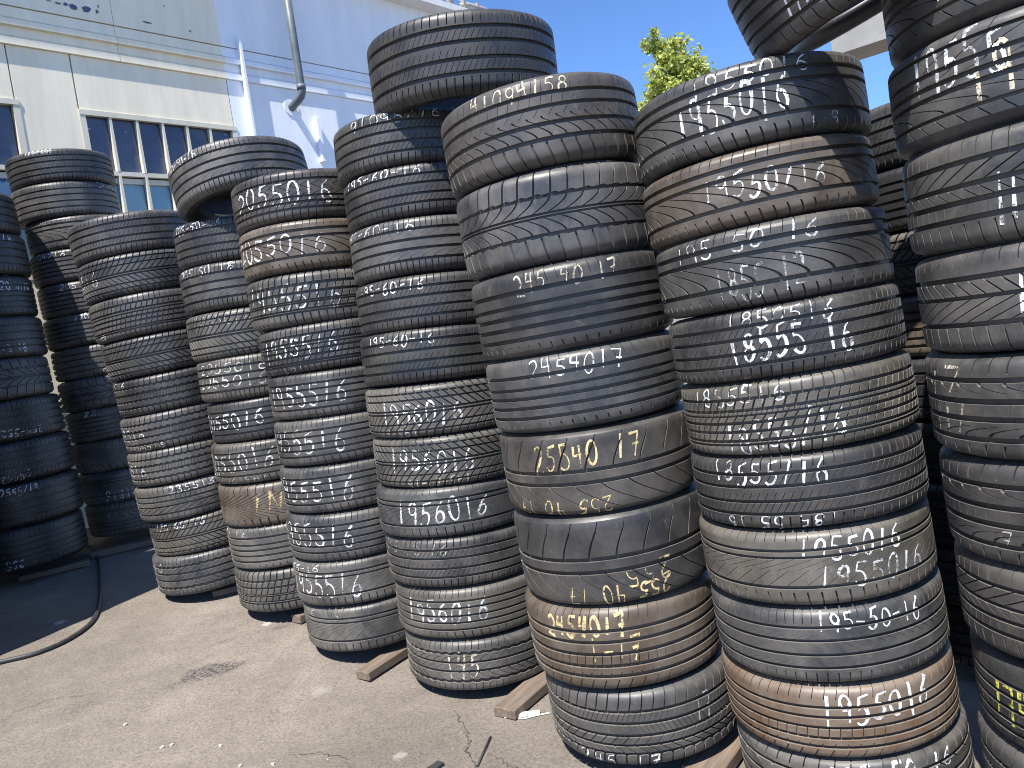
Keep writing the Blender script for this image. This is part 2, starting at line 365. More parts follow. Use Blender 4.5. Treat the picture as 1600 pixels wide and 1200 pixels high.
TEXTS = [
 ('S8', 1, '1955016', -2.335, -1.35, 0.66, 0.42, 'w', 0),
 ('S8', 1, '1955016', -2.495, -1.547, -0.05, 0.85, 'w', 0),
 ('S8', 1, '1-9', -1.439, -1.136, -0.78, 0.3, 'f', 0),
 ('S8', 2, '19550/16', -2.337, -1.324, 0.02, 0.55, 'w', 0),
 ('S8', 3, '195 50 16', -2.765, -1.475, 0.66, 0.45, 'w', 0),
 ('S8', 3, '1855 12', -2.377, -1.639, -0.35, 0.75, 'f', 0),
 ('S8', 4, '1850516', -2.365, -1.473, 0.7, 0.42, 'w', 0),
 ('S8', 4, '18555 16', -2.377, -1.35, -0.08, 0.95, 'w', 0),
 ('S8', 5, '1855516', -2.888, -1.956, 0.68, 0.42, 'w', 0),
 ('S8', 5, '18555/16', -2.56, -1.536, -0.42, 0.75, 'w', 0),
 ('S8', 6, '18555/16', -2.756, -1.724, 0.6, 0.55, 'w', 0),
 ('S8', 6, '185 55 16', -2.665, -1.7, -0.8, 0.34, 'w', 1),
 ('S8', 7, '1955016', -2.052, -1.173, 0.58, 0.55, 'w', 0),
 ('S8', 7, '1955016', -1.93, -0.955, -0.18, 0.55, 'w', 0),
 ('S8', 8, '195-50-16', -2.007, -1.098, 0.66, 0.45, 'w', 0),
 ('S8', 9, '1955016', -2.081, -1.131, 0.45, 0.72, 'w', 0),
 ('S8', 10, '195 50 16', -2.157, -1.045, 0.62, 0.5, 'w', 0),
 ('S7', 1, '41094158', -2.308, -1.325, 0.74, 0.34, 't', 0),
 ('S7', 3, '245 40 17', -2.186, -1.163, 0.7, 0.4, 't', 0),
 ('S7', 4, '2454017', -2.202, -1.26, 0.7, 0.42, 'w', 0),
 ('S7', 5, '25540 17', -2.332, -1.248, 0.5, 0.52, 'y', 0),
 ('S7', 5, '255 40 17', -2.653, -1.595, -0.8, 0.34, 'y', 1),
 ('S7', 6, '255 40 17', -2.211, -1.18, -0.78, 0.36, 'y', 1),
 ('S7', 6, '255', -1.625, -1.142, -0.42, 0.38, 'y', 1),
 ('S7', 7, '2454017', -2.506, -1.639, 0.58, 0.46, 'y', 0),
 ('S7', 7, '1-17', -2.06, -1.528, 0.02, 0.5, 'y', 0),
 ('S7', 8, '245 17', -2.454, -1.587, -0.84, 0.3, 'w', 0),
 ('S7', 8, '17', -1.208, -0.992, 0.3, 0.7, 'f', 0),
 ('S6', 1, '91095/16', -2.306, -1.109, 0.74, 0.36, 'w', 0),
 ('S6', 2, '195-60-16', -2.651, -1.468, 0.72, 0.36, 'w', 0),
 ('S6', 3, '195-60-16', -2.962, -1.615, 0.72, 0.34, 'w', 0),
 ('S6', 4, '195-60-16', -2.617, -1.588, 0.68, 0.38, 'w', 0),
 ('S6', 5, '195-60-16', -2.495, -1.519, 0.66, 0.38, 'w', 0),
 ('S6', 6, '1956016', -2.374, -1.285, -0.1, 0.72, 'w', 0),
 ('S6', 6, '195-60', -2.431, -1.844, -0.82, 0.28, 'f', 1),
 ('S6', 7, '1956016', -2.351, -1.232, 0.05, 0.8, 'w', 0),
 ('S6', 7, '195-60-16', -2.098, -1.3, -0.84, 0.28, 't', 1),
 ('S6', 8, '1956016', -2.297, -1.087, 0.05, 0.8, 'w', 0),
 ('S6', 9, '195-60-16', -2.783, -1.688, 0.62, 0.4, 'f', 0),
 ('S6', 10, '1956016', -2.46, -1.333, 0.12, 0.8, 'w', 0),
 ('S6', 11, '145', -2.026, -1.568, 0.05, 0.8, 't', 0),
 ('S5', 1, '2055016', -2.436, -0.966, 0.1, 0.8, 'w', 0),
 ('S5', 2, '2055016', -2.7, -1.151, 0.08, 0.75, 'w', 0),
 ('S5', 3, '1955516', -2.578, -1.06, 0.05, 0.9, 'w', 0),
 ('S5', 4, '1955516', -2.492, -1.257, 0.12, 0.8, 'w', 0),
 ('S5', 4, '195 55 16', -2.835, -1.771, -0.8, 0.3, 'f', 1),
 ('S5', 5, '1955516', -2.593, -1.252, 0.05, 0.85, 'w', 0),
 ('S5', 6, '1955516', -2.835, -1.364, 0.05, 0.85, 'w', 0),
 ('S5', 7, '1955516', -2.834, -1.326, 0.05, 0.85, 'w', 0),
 ('S5', 8, '1955516', -2.831, -1.397, 0.15, 0.85, 'w', 0),
 ('S5', 9, '55-16', -2.711, -1.984, 0.76, 0.3, 'w', 0),
 ('S5', 9, '1955516', -2.703, -1.396, 0.0, 0.95, 'w', 0),
 ('S5', 10, '55 16', -2.612, -1.843, 0.72, 0.36, 'f', 0),
 ('S4', 1, '205-50-16', -2.483, -1.507, 0.74, 0.34, 'w', 0),
 ('S4', 2, '205 50 18', -2.483, -1.404, 0.72, 0.34, 'w', 0),
 ('S4', 3, '2055016', -2.271, -1.243, 0.66, 0.42, 'f', 0),
 ('S4', 4, '2055016', -2.424, -1.162, 0.55, 0.4, 'w', 0),
 ('S4', 4, '2055016', -2.538, -1.194, -0.1, 0.5, 'w', 0),
 ('S4', 5, '2055016', -2.763, -1.38, 0.1, 0.7, 'w', 0),
 ('S4', 6, '2055016', -2.759, -1.282, 0.1, 0.9, 'w', 0),
 ('S4', 6, '195 205', -2.382, -1.439, -0.8, 0.28, 'f', 1),
 ('S4', 7, '1N', -1.841, -1.268, 0.1, 0.9, 'y', 0),
 ('S4', 8, '50 16', -2.762, -2.0, 0.7, 0.36, 'w', 0),
 ('S3', 2, '5516', -2.653, -1.908, 0.1, 0.6, 'w', 0),
 ('S3', 3, '16', -2.657, -2.01, -0.72, 0.36, 'w', 0),
 ('S3', 5, '5516', -2.668, -2.046, 0.74, 0.34, 'w', 0),
 ('S3', 6, '19516', -2.668, -1.823, 0.0, 0.55, 'w', 0),
 ('S3', 6, '1955516', -2.334, -1.53, -0.78, 0.3, 't', 0),
 ('S3', 7, '9516', -2.669, -1.938, 0.0, 0.6, 'w', 0),
 ('S3', 8, '235516', -1.631, -0.836, 0.74, 0.34, 'w', 0),
 ('S3', 9, '235 65 16', -2.229, -1.236, 0.76, 0.34, 'w', 0),
 ('S3', 10, '16', -2.545, -2.109, 0.55, 0.36, 'w', 0),
 ('S2', 1, '12089000', -1.715, -1.173, 0.86, 0.2, 'w', 0),
 ('S2', 2, '205', -0.457, 0.435, 0.7, 0.34, 'w', 0),
 ('S2', 3, '2055 16', -1.878, -1.193, 0.76, 0.34, 'f', 0),
 ('S2', 4, '04216', -2.064, -1.376, 0.76, 0.3, 'w', 0),
 ('S2', 5, '205 50', -1.671, -0.974, 0.72, 0.32, 'w', 0),
 ('S2', 6, '120', -1.5, -1.197, 0.74, 0.34, 'w', 0),
 ('S2', 7, '16', -1.291, -1.077, -0.7, 0.34, 't', 0),
 ('S2', 9, '22', -1.784, -1.478, 0.8, 0.3, 'w', 0),
 ('S2', 11, '91516', -1.69, -1.014, -0.55, 0.5, 'w', 1),
 ('S2', 12, '1516', -2.032, -1.236, 0.2, 0.5, 'f', 0),
 ('S1', 2, '18', -0.326, -0.099, 0.72, 0.34, 'w', 0),
 ('S1', 3, '20 9/18', -0.502, 0.162, 0.45, 0.36, 'w', 0),
 ('S1', 4, '13 18', -0.728, -0.274, -0.62, 0.34, 'w', 0),
 ('S1', 6, '255-552', -1.018, -0.348, -0.62, 0.3, 'w', 1),
 ('S1', 7, '25552', -1.182, -0.729, -0.72, 0.34, 'w', 1),
 ('S1', 8, '2555/18', -1.245, -0.653, 0.74, 0.34, 'w', 0),
 ('S1', 9, '255', -1.32, -1.035, -0.6, 0.34, 'w', 1),
 ('S9', 1, '1', -2.805, -2.755, -0.1, 0.6, 'w', 0),
 ('S9', 2, '19555 16', -3.068, -1.938, 0.42, 0.85, 'w', 0),
 ('S9', 2, '1914', -2.625, -2.013, 0.05, 0.9, 't', 0),
 ('S9', 3, '11', -2.559, -2.397, -0.25, 0.75, 'w', 0),
 ('S9', 4, '195', -2.509, -2.241, 0.1, 0.9, 'w', 0),
 ('S9', 5, '117', -3.636, -2.937, 0.55, 0.5, 't', 0),
 ('S9', 5, '117', -3.357, -2.945, -0.25, 0.6, 't', 0),
 ('S9', 6, '7', -2.82, -2.716, -0.45, 0.3, 'f', 0),
 ('S9', 8, '1741', -3.174, -2.684, -0.02, 0.9, 'y', 0),
]
CLEAR = .045
_bx = []
for k, rows in STACKS.items():
    x, y, zc, Rr, w = rows[-1]
    _bx.append((x, y, zc - w / 2 - CLEAR - (-.043 * x + .05 * y)))
def soft(a, lim):
    return lim * np.tanh(a / lim)
def gz(x, y):
    x = np.asarray(x, float); y = np.asarray(y, float)
    z = soft(-.043 * x + .05 * y, .75)
    num = 0; den = 1.2
    for bx, by, e in _bx:
        wgt = np.exp(-((x - bx) ** 2 + (y - by) ** 2) / (2 * .42 ** 2))
        num = num + wgt * e; den = den + wgt
    return z + num / (den - 1.2 + .25)
def G(x, y): return float(gz(x, y))

OIL = [(-1.46, 3.21, .17, .09, .5, .95), (-1.27, 3.62, .05, .03, .2, .6), (-1.5, 3.52, .09, .018, .6, .45), (-.05, 2.2, .10, .06, 1.0, .5),
       (-.55, 2.15, .18, .03, .3, .35), (-1.9, 3.0, .25, .05, .5, .22), (-.25, 2.35, .06, .04, 0, .4), (.05, 2.47, .05, .2, .2, .3)]
PALE = [(-.55, 2.47, .03, .25), (-.92, 2.98, .05, .12), (-2.55, 4.0, .04, .5), (-.28, 2.20, .05, .7), (-1.35, 3.68, .03, .4)]

M = dict(rubber=rubber_mat(), dirt=rubber_mat(True), chalk=chalk_mat(), ground=ground_mat(), wood=wood_mat(), leaf=leaf_mat(), glass=glass_mat(), blue=bluepane_mat(),
         cream=paint_mat('cream_wall_paint', (.85, .775, .60), (.54, .46, .33)),
         white=paint_mat('pale_blue_white_paint', (.80, .825, .86), (.58, .60, .63)),
         trim=paint_mat('window_frame_paint', (.66, .62, .50), (.42, .35, .25)),
         back=simple('dark_gap', (.24, .225, .19)),
         pipe=simple('grey_pipe', (.105, .125, .14), .5, 0, 8, .2, .05),
         gutter=simple('gutter_metal', (.74, .73, .70), .5, 0, 6, .08, .03),
         steel=simple('grey_painted_steel', (.29, .28, .26), .5, .0, 7, .18, .08),
         soffit=simple('dark_soffit', (.055, .07, .12), .6, 0, 5, .2, .05),
         bark=simple('bark', (.12, .09, .065), .9, 0, 12, .4, .5, .02),
         hose=simple('black_hose', (.035, .034, .036), .5, 0, 30, .4, .1),
         white_pl=simple('white_plastic', (.75, .75, .72), .45, 0, 30, .12, .05),
         dark_pl=simple('dark_rubber_scrap', (.03, .03, .03), .6, 0, 30, .3, .1),
         chip=simple('pale_chip', (.45, .42, .37), .8, 0, 60, .2, .1),
         stone=simple('grit', (.26, .235, .205), .9, 0, 40, .4, .1),
         interior=simple('dark_room', (.03, .03, .035), .9, 0, 3, .3, 0),
         crack=simple('crack_dirt', (.045, .04, .036), .95, 0, 40, .3, 0))

xs = np.concatenate([np.linspace(-160, -9, 14)[:-1], np.linspace(-9, 9, 145), np.linspace(9, 160, 14)[1:]])
ys = np.concatenate([np.linspace(-60, -2, 8)[:-1], np.linspace(-2, 14, 129), np.linspace(14, 260, 18)[1:]])
X, Y = np.meshgrid(xs, ys)
Z = gz(X, Y)
V = np.stack([X, Y, Z], -1).reshape(-1, 3)
nx, ny = len(xs), len(ys)
i = np.arange(nx * ny).reshape(ny, nx)
F = np.stack([i[:-1, :-1], i[:-1, 1:], i[1:, 1:], i[1:, :-1]], -1).reshape(-1, 4)
me = mesh_np('ground', V, [F], np.ones(len(F)))
tag(link('ground', me, None, M['ground']), 'worn tan asphalt yard with oil spots and cracks in front of the tyre stacks', kind='structure')

# ------------------------------------------------------------------ workshop building (wall plane N.p = -6.7)
WAZ = R_(42.6)
U = Vector((math.sin(WAZ), math.cos(WAZ), 0)); N = Vector((math.cos(WAZ), -math.sin(WAZ), 0)); ZV = Vector((0, 0, 1))
WOFF = -6.7
def wp(s, z, d=0.0): return U * s + N * (WOFF + d) + ZV * z
bld = empty('workshop_building', wp(3, .2))
tag(bld, 'cream and pale blue painted workshop wall with windows and downpipe behind the stacks', 'building')
def bpart(mb, name, mat, parent=None, bevel=0):
    o = mb.build(name, mat, None, bevel)
    p = parent or bld
    o.parent = p
    o.matrix_parent_inverse = Matrix.Translation(-Vector(wp(3, .2)))
    if parent is not None:
        o.matrix_parent_inverse = Matrix.Identity(4)
    return o
def wbox(mb, s0, s1, z0, z1, d0, d1): mb.box(wp(s0, z0, d0), U, N, ZV, s1 - s0, d1 - d0, z1 - z0)
def wallpart(name, mat, *boxes, bevel=0):
    mb = MB()
    for b in boxes: wbox(mb, *b)
    return bpart(mb, name, mat, bevel=bevel)

S0, S1, SB, ZT = -9.0, 8.6, 3.95, 5.42
# backing wall with the two window openings left out
for (s0, s1, z0, z1) in ((S0, .74, 0, 4.23), (.74, 2.14, 3.76, 4.23), (.74, 2.14, 0, 2.42), (2.14, 2.60, 0, 4.23), (2.60, 3.94, 3.735, 4.23), (2.60, 3.94, 0, 2.42), (3.94, S1, 0, 4.23), (S0, S1, 4.23, ZT)):
    wallpart('wall_core', M['back'], (s0, s1, z0, z1, -.22, -.03))
wallpart('side_wall', M['white'], (S1 - .2, S1, 0, ZT, -6.2, -.222))
wallpart('rear_wall', M['cream'], (S0, S1, 0, ZT, -6.4, -6.2))
# room behind the glass
wallpart('room_back', M['interior'], (.4, 4.3, 2.0, 4.1, -1.6, -1.55))
wallpart('room_floor', M['interior'], (.4, 4.3, 1.95, 2.0, -1.55, -.222))
# wall panels with open joints
g = .004
for (s0, s1, z0, z1, m) in ((S0, .70, 0, 4.217, 'cream'), (.70, 2.126, 3.80, 4.217, 'cream'), (.70, 2.126, 0, 2.40, 'cream'), (2.128, 2.583, 0, 4.217, 'cream'),
                            (2.587, SB, 3.778, 4.217, 'cream'), (2.587, SB, 0, 2.40, 'cream'), (SB, 6.2, 0, 4.217, 'white'), (6.2, S1, 0, 4.217, 'white')):
    wallpart('wall_panel', M[m], (s0 + g, s1 - g, z0, z1, -.03, 0))
def ledge(name, mat, s0, s1, z0, z1, d, slope):
    """board with a sloping top edge"""
    mb = MB()
    a = [wp(s0, z0, -.03), wp(s0, z0, d), wp(s0, z1 - slope, d), wp(s0, z1, -.002), wp(s0, z1, -.03)]
    b = [wp(s1, z0, -.03), wp(s1, z0, d), wp(s1, z1 - slope, d), wp(s1, z1, -.002), wp(s1, z1, -.03)]
    n_ = 5
    fs = [tuple(range(n_))[::-1], tuple(range(n_, 2 * n_))] + [(k, (k + 1) % n_, n_ + (k + 1) % n_, n_ + k) for k in range(n_)]
    mb.add(a + b, fs)
    return bpart(mb, name, mat)
for (a, b, m) in ((S0, 2.98, 'cream'), (2.984, SB, 'cream'), (SB, 6.6, 'white'), (6.604, S1, 'white')):
    ledge('wall_moulding', M[m], a, b, 4.219, 4.296, .025, .024)
    wallpart('wall_board', M[m], (a, b, 4.2962, 4.3658, -.03, .002))
    ledge('wall_moulding', M[m], a, b, 4.366, 4.436, .040, .024)
    wallpart('wall_board', M[m], (a, b, 4.4362, 4.520, -.03, .004))
    wallpart('upper_board', M[m], (a, b, 4.528, ZT, -.03, .012))
# peeled paint patches on the upper board
pr = random.Random(3)
PEEL = simple('peeled_grey', (.09, .12, .19), .8, 0, 60, .3, 0)
for (s, z, w, h) in ((2.42, 4.635, .06, .012), (2.50, 4.62, .05, .01), (2.565, 4.612, .05, .02), (2.62, 4.612, .05, .03), (2.68, 4.60, .07, .05), (2.78, 4.595, .09, .055), (2.86, 4.60, .03, .04), (2.88, 4.65, .015, .03), (2.70, 4.70, .03, .012),
                     (3.28, 4.60, .09, .018), (3.25, 4.605, .03, .012), (3.66, 4.60, .03, .016), (2.45, 4.67, .03, .01), (3.45, 4.78, .02, .015)):
    k = 11; pts = []
    for q in range(k):
        a = 2 * math.pi * q / k; rr = pr.uniform(.55, 1.1)
        pts.append(wp(s + math.cos(a) * w / 2 * rr, z + math.sin(a) * h / 2 * rr + .3 * h, .0140))
    mb = MB(); mb.add(pts, [tuple(range(k))]); bpart(mb, 'peeled_paint', PEEL)
# eaves
ledge('gutter', M['gutter'], S0, S1 + .15, ZT - .002, ZT + .085, .215, .015)
wallpart('roof_sheet', M['gutter'], (S0, S1 + .15, ZT + .02, ZT + .06, -6.6, -.032))
# windows
def window(s0, s1, z0, z1, zr, mulls):
    f = MB(); d0, d1 = -.05, .006
    wbox(f, s0 - .035, s1 + .035, z1, z1 + .042, d0, d1 + .004)
    wbox(f, s0 - .035, s0 + .012, z0 - .05, z1 - .001, d0, d1)
    wbox(f, s1 - .012, s1 + .035, z0 - .05, z1 - .001, d0, d1)
    wbox(f, s0 + .013, s1 - .013, z0 - .05, z0, d0, d1)
    fr = bpart(f, 'window', M['trim'])
    org = fr
    def sub(mb, nm, mt):
        o = mb.build(nm, mt); o.parent = fr
        o.matrix_parent_inverse = Matrix.Identity(4)
        o.matrix_parent_inverse = (Matrix.Translation(Vector(wp(3, .2))) @ fr.matrix_parent_inverse).inverted()
        return o
    b = MB(); wbox(b, s0 + .0125, s1 - .0125, zr - .018, zr + .018, -.045, .004); sub(b, 'transom', M['trim'])
    b = MB(); wbox(b, s0 + .0125, s1 - .0125, zr - .075, zr - .030, -.062, -.03); sub(b, 'inner_rail', M['trim'])
    eds = [s0 + .0125] + mulls + [s1 - .0125]
    for mm in mulls:
        for (za, zb) in ((z0, zr - .0185), (zr + .0185, z1)):
            b = MB(); wbox(b, mm - .011, mm + .011, za, zb, -.048, .006); sub(b, 'mullion', M['trim'])
    for a, c in zip(eds[:-1], eds[1:]):
        b = MB(); wbox(b, a + .0112, c - .0112, zr + .0186, z1 - .001, -.044, -.040); sub(b, 'pane', M['glass'])
        b = MB(); wbox(b, a + .0112, c - .0112, z0, zr - .076, -.060, -.056); sub(b, 'pane', M['blue'])
window(2.615, 3.935, 2.45, 3.735, 3.265, [2.82, 3.04, 3.262, 3.483, 3.702])
window(.755, 2.118, 2.45, 3.755, 3.265, [.98, 1.21, 1.435, 1.66, 1.89])
# white fin strip, short bracket, downpipe, roof pipe
wallpart('white_fin', M['white'], (4.105, 4.13, 2.6, 4.63, .032, .075))
wallpart('fin_backing', M['white'], (4.112, 4.124, 2.6, 4.60, .003, .0318))
wallpart('short_bracket', M['white'], (4.86, 4.90, 3.50, 3.94, .002, .06))
mb = MB(); mb.tube([wp(4.635, 5.40, .2), wp(4.635, 4.60, .2), wp(4.635, 4.16, .2), wp(4.635, 4.125, .197), wp(4.633, 4.098, .18), wp(4.628, 4.075, .14), wp(4.622, 4.045, .05), wp(4.62, 4.03, .002)], .040, 14)
dp = bpart(mb, 'downpipe', M['pipe'])
mb = MB(); mb.tube([wp(4.635, 4.20, .2), wp(4.635, 4.15, .2)], .046, 14); bpart(mb, 'pipe_collar', M['pipe'])
mb = MB(); mb.tube([wp(4.62, 4.035, .001), wp(4.62, 4.035, .008)], .085, 14); bpart(mb, 'pipe_patch', M['white'])
mb = MB(); mb.tube([wp(7.0, 5.49, .16), wp(7.0, 5.60, .16), wp(7.0, 5.9, .16)], .045, 12); bpart(mb, 'vent_pipe', M['steel'])
mb = MB(); mb.tube([wp(7.15, 5.52, .16), wp(7.3, 5.56, .16), wp(7.55, 5.56, .16), wp(7.75, 5.54, .16), wp(7.82, 5.50, .16)], [.03, .04, .045, .05, .03], 12); bpart(mb, 'roof_pipe', M['steel'])
for s in (7.2, 7.45): wallpart('pipe_clip', M['steel'], (s, s + .03, 5.497, 5.62, .12, .2))

# ------------------------------------------------------------------ tyre meshes
TR, TW = .31, .20          # model radius and width, scaled per tyre
def drop(u):
    t = np.abs(u) * .935
    x = np.clip((t - .74) / .26, 0, 1)
    return .0025 * t * t + .040 * (1 - np.sqrt(np.clip(1 - x ** 2.3, 0, 1)))
def sstep(a, b, x):
    t = np.clip((x - a) / (b - a), 0, 1); return t * t * (3 - 2 * t)
def dfac(u): return 1 - sstep(.985, 1.055, np.abs(u))
DEPTH = .0095

class Band:
    def __init__(s, u0, u1, N=0, g=0., off=None, nv=3, e0=None, e1=None, ph=0., depth=DEPTH):
        s.u0, s.u1, s.N, s.g, s.nv, s.e0, s.e1, s.ph, s.depth = u0, u1, N, g, nv, e0, e1, ph, depth
        s.off = off or (lambda v: 0 * v)
        if g: s.gh = (g / 1000.) / (2 * math.pi * TR / N) / 2
    def U(s, v, th):
        a = s.u0 + (s.e0(th) if s.e0 else 0); b = s.u1 + (s.e1(th) if s.e1 else 0)
        return a + v * (b - a)
    def top(s, u, th):
        a = s.u0 + (s.e0(th) if s.e0 else 0); b = s.u1 + (s.e1(th) if s.e1 else 0)
        if u < a or u > b: return False
        if not s.g or s.g < 1.8: return True
        v = (u - a) / (b - a)
        fr = (th * s.N / (2 * math.pi) - s.ph - s.off(v)) % 1.0
        return s.gh < fr < 1 - s.gh
    def geo(s):
        v = np.linspace(0, 1, s.nv)
        if not s.g:
            Ms = s.N or 132
            th = np.arange(Ms) * 2 * math.pi / Ms
            TH = np.repeat(th[:, None], s.nv, 1); UU = np.broadcast_to(s.U(v[None, :], TH), TH.shape)
            r = TR - drop(UU); rb = r - s.depth * dfac(UU)
            top = np.stack([r * np.cos(TH), r * np.sin(TH), UU * .0935 + .1], -1)
            idx = np.arange(Ms * s.nv).reshape(Ms, s.nv); nx = np.roll(idx, -1, 0)
            ft = np.stack([idx[:, :-1], nx[:, :-1], nx[:, 1:], idx[:, 1:]], -1).reshape(-1, 4)
            Vs = [top.reshape(-1, 3)]; Fw = []; base = Ms * s.nv
            for j, flip in ((0, 0), (s.nv - 1, 1)):
                a = top[:, j]; bt = np.stack([rb[:, j] * np.cos(th), rb[:, j] * np.sin(th), a[:, 2]], -1)
                Vs += [a, bt]; ia = base + np.arange(Ms); ib = ia + Ms; base += 2 * Ms
                q = np.stack([ia, ib, np.roll(ib, -1), np.roll(ia, -1)], -1)
                Fw.append(q[:, ::-1] if flip else q)
            return np.concatenate(Vs), ft, np.concatenate(Fw)
        N_, nv = s.N, s.nv
        m = max(2, int(math.ceil((2 * math.pi / N_) / R_(2.9))) + 1)
        tau = np.linspace(0, 1, m)
        ii = np.arange(N_)[:, None, None]; tt = tau[None, :, None]; vv = v[None, None, :]
        TH = 2 * math.pi / N_ * (ii + s.ph + s.off(vv) + s.gh + tt * (1 - 2 * s.gh)); TH = np.broadcast_to(TH, (N_, m, nv))
        UU = np.broadcast_to(s.U(vv, TH), (N_, m, nv))
        r = TR - drop(UU); rb = r - s.depth * dfac(UU)
        top = np.stack([r * np.cos(TH), r * np.sin(TH), UU * .0935 + .1], -1)
        bot = np.stack([rb * np.cos(TH), rb * np.sin(TH), UU * .0935 + .1], -1)
        idx = np.arange(N_ * m * nv).reshape(N_, m, nv)
        ft = np.stack([idx[:, :-1, :-1], idx[:, 1:, :-1], idx[:, 1:, 1:], idx[:, :-1, 1:]], -1).reshape(-1, 4)
        Vs = [top.reshape(-1, 3)]; Fw = []; base = N_ * m * nv
        for (a, bt, flip) in ((top[:, :, 0], bot[:, :, 0], 0), (top[:, :, -1], bot[:, :, -1], 1), (top[:, 0, :], bot[:, 0, :], 1), (top[:, -1, :], bot[:, -1, :], 0)):
            k = a.shape[1]
            Vs += [a.reshape(-1, 3), bt.reshape(-1, 3)]
            ia = base + np.arange(N_ * k).reshape(N_, k); ib = ia + N_ * k; base += 2 * N_ * k
            q = np.stack([ia[:, :-1], ib[:, :-1], ib[:, 1:], ia[:, 1:]], -1).reshape(-1, 4)
            Fw.append(q[:, ::-1] if flip else q)
        return np.concatenate(Vs), ft, np.concatenate(Fw)

def lin(a): return lambda v: a * v
def cur(a, p=2.): return lambda v: a * np.power(np.clip(v, 0, 1), p)
def rcur(a, p=2.): return lambda v: a * (1 - np.power(np.clip(1 - v, 0, 1), p))
def tri(N_, amp, ph=0.): return lambda th: amp * (2 * np.abs(((th * N_ / (2 * math.pi) + ph) % 1.0) * 2 - 1) - 1)
def scal(N_, amp, ph=0.): return lambda th: amp * np.abs(np.sin(th * N_ / 2 + ph)) - amp * .6
def saw(N_, amp, ph=0.): return lambda th: amp * (((th * N_ / (2 * math.pi) + ph) % 1.0) - .5)

def shoulder(side, u0, N_, g, lean=.15, notch=.06, ph=0., cont=True):
    """shoulder rib, plain inner strip then lateral slots; side +1 top, -1 bottom"""
    bs = []
    if cont and notch > 0: bs.append(Band(*sorted((side * u0, side * (u0 + notch)))))
    b0, b1 = sorted((side * (u0 + notch), side * 1.06))
    bs.append(Band(b0, b1, N_, g, lin(lean), 6, ph=ph))
    return bs
def siped(u0, u1, N_, g, s_, frac=1.0, ph=0., nv=3):
    """rib cut by fine sipes over frac of its width"""
    if frac >= 1: return [Band(u0, u1, N_, g, lin(s_), nv, ph=ph)]
    if frac > 0:
        k = u0 + (u1 - u0) * frac
        return [Band(u0, k, N_, g, lin(s_), nv, ph=ph), Band(k, u1)]
    k = u1 + (u1 - u0) * frac
    return [Band(u0, k), Band(k, u1, N_, g, lin(s_), nv, ph=ph)]

P = {}
P['touring'] = shoulder(1, .60, 76, 2.0) + siped(.24, .54, 108, 1.3, .9) + siped(-.18, .18, 90, 1.2, .5, .62) + siped(-.54, -.24, 108, 1.3, .9) + shoulder(-1, .60, 76, 2.2)
P['touring_worn'] = shoulder(1, .58, 88, 1.4, .1, .04) + siped(.22, .53, 70, 1.3, 1.3, .5) + siped(-.17, .17, 70, 1.2, -.8, -.5) + siped(-.53, -.22, 70, 1.3, 1.3, .5) + shoulder(-1, .58, 74, 1.8, .1, .1)
P['rib_four'] = shoulder(1, .57, 80, 1.5, .2, .12) + [Band(.30, .52), Band(-.02, .25)] + siped(-.30, -.07, 84, 1.2, .6, -.4) + siped(-.58, -.35, 84, 1.2, .6, .45) + shoulder(-1, .63, 60, 2.0, -.2, .04)
P['rib_five'] = shoulder(1, .52, 66, 1.3, .3, .18) + [Band(.24, .46, 0, 0)] + [Band(-.06, .18)] + [Band(-.36, -.12, 72, 1.6, lin(.1), 2)] + siped(-.62, -.42, 64, 2.0, .1, .35) + shoulder(-1, .68, 50, 2.0, .5, .06)
P['arc_cut'] = [Band(.64, .70), Band(.70, .84, 68, 1.2, lin(.1)), Band(.84, 1.06, 68, 1.6, lin(.2), 6, ph=.1)] + [Band(.34, .56)] + \
    [Band(-.46, .27, 30, 5.0, cur(-2.2, 1.7), 10)] + [Band(-.64, -.53)] + [Band(-.70, -.64)] + [Band(-1.06, -.70, 58, 2.6, lin(-.25), 6)]
P['semi_slick'] = [Band(.92, 1.06), Band(.70, .92, 24, 1.8, lin(.12), 4, ph=.40), Band(.10, .70, 24, 3.2, cur(.40, 1.3), 8)] + [Band(-.20, .04, 0)] + [Band(-.90, -.26, 24, 2.8, rcur(-1.5, 1.3), 8), Band(-1.06, -.90)]
P['v_arc'] = [Band(.03, .42, 40, 3.8, rcur(-1.15, 1.6), 8), Band(.46, 1.06, 40, 3.2, lin(-.25), 8, ph=.35, e0=saw(40, .05))] + [Band(-.02, .006)] + \
    [Band(-.42, -.05, 40, 3.8, cur(1.15, 1.6), 8, ph=.5), Band(-1.06, -.46, 40, 3.2, lin(.25), 8, ph=.15, e1=saw(40, .05))]
P['chevron'] = [Band(-.045, .045), Band(.085, .47, 62, 4.0, lin(1.15), 5), Band(.50, .74, 62, 3.6, lin(.55), 4, ph=.25), Band(.77, 1.06, 62, 3.6, lin(.3), 6, ph=.85),
    Band(-.47, -.085, 62, 4.2, lin(-1.15), 5, ph=.6), Band(-.74, -.50, 62, 3.8, lin(-.55), 4, ph=.3), Band(-1.06, -.77, 62, 3.8, lin(-.3), 6, ph=.05)]
P['block'] = [Band(.62, 1.06, 74, 2.2, lin(.1), 6), Band(.30, .57, 74, 3.0, lin(.35), 2, ph=.2), Band(.14, .25, 148, 1.4, lin(.2), 2), Band(-.05, .12, 74, 2.6, lin(.35), 2),
    Band(-.30, -.10, 74, 2.8, lin(.35), 2, ph=.6), Band(-.56, -.35, 74, 2.6, lin(.35), 2, ph=.3), Band(-.68, -.61, 148, 1.2, lin(.1), 2), Band(-1.06, -.71, 74, 2.4, lin(.1), 6)]
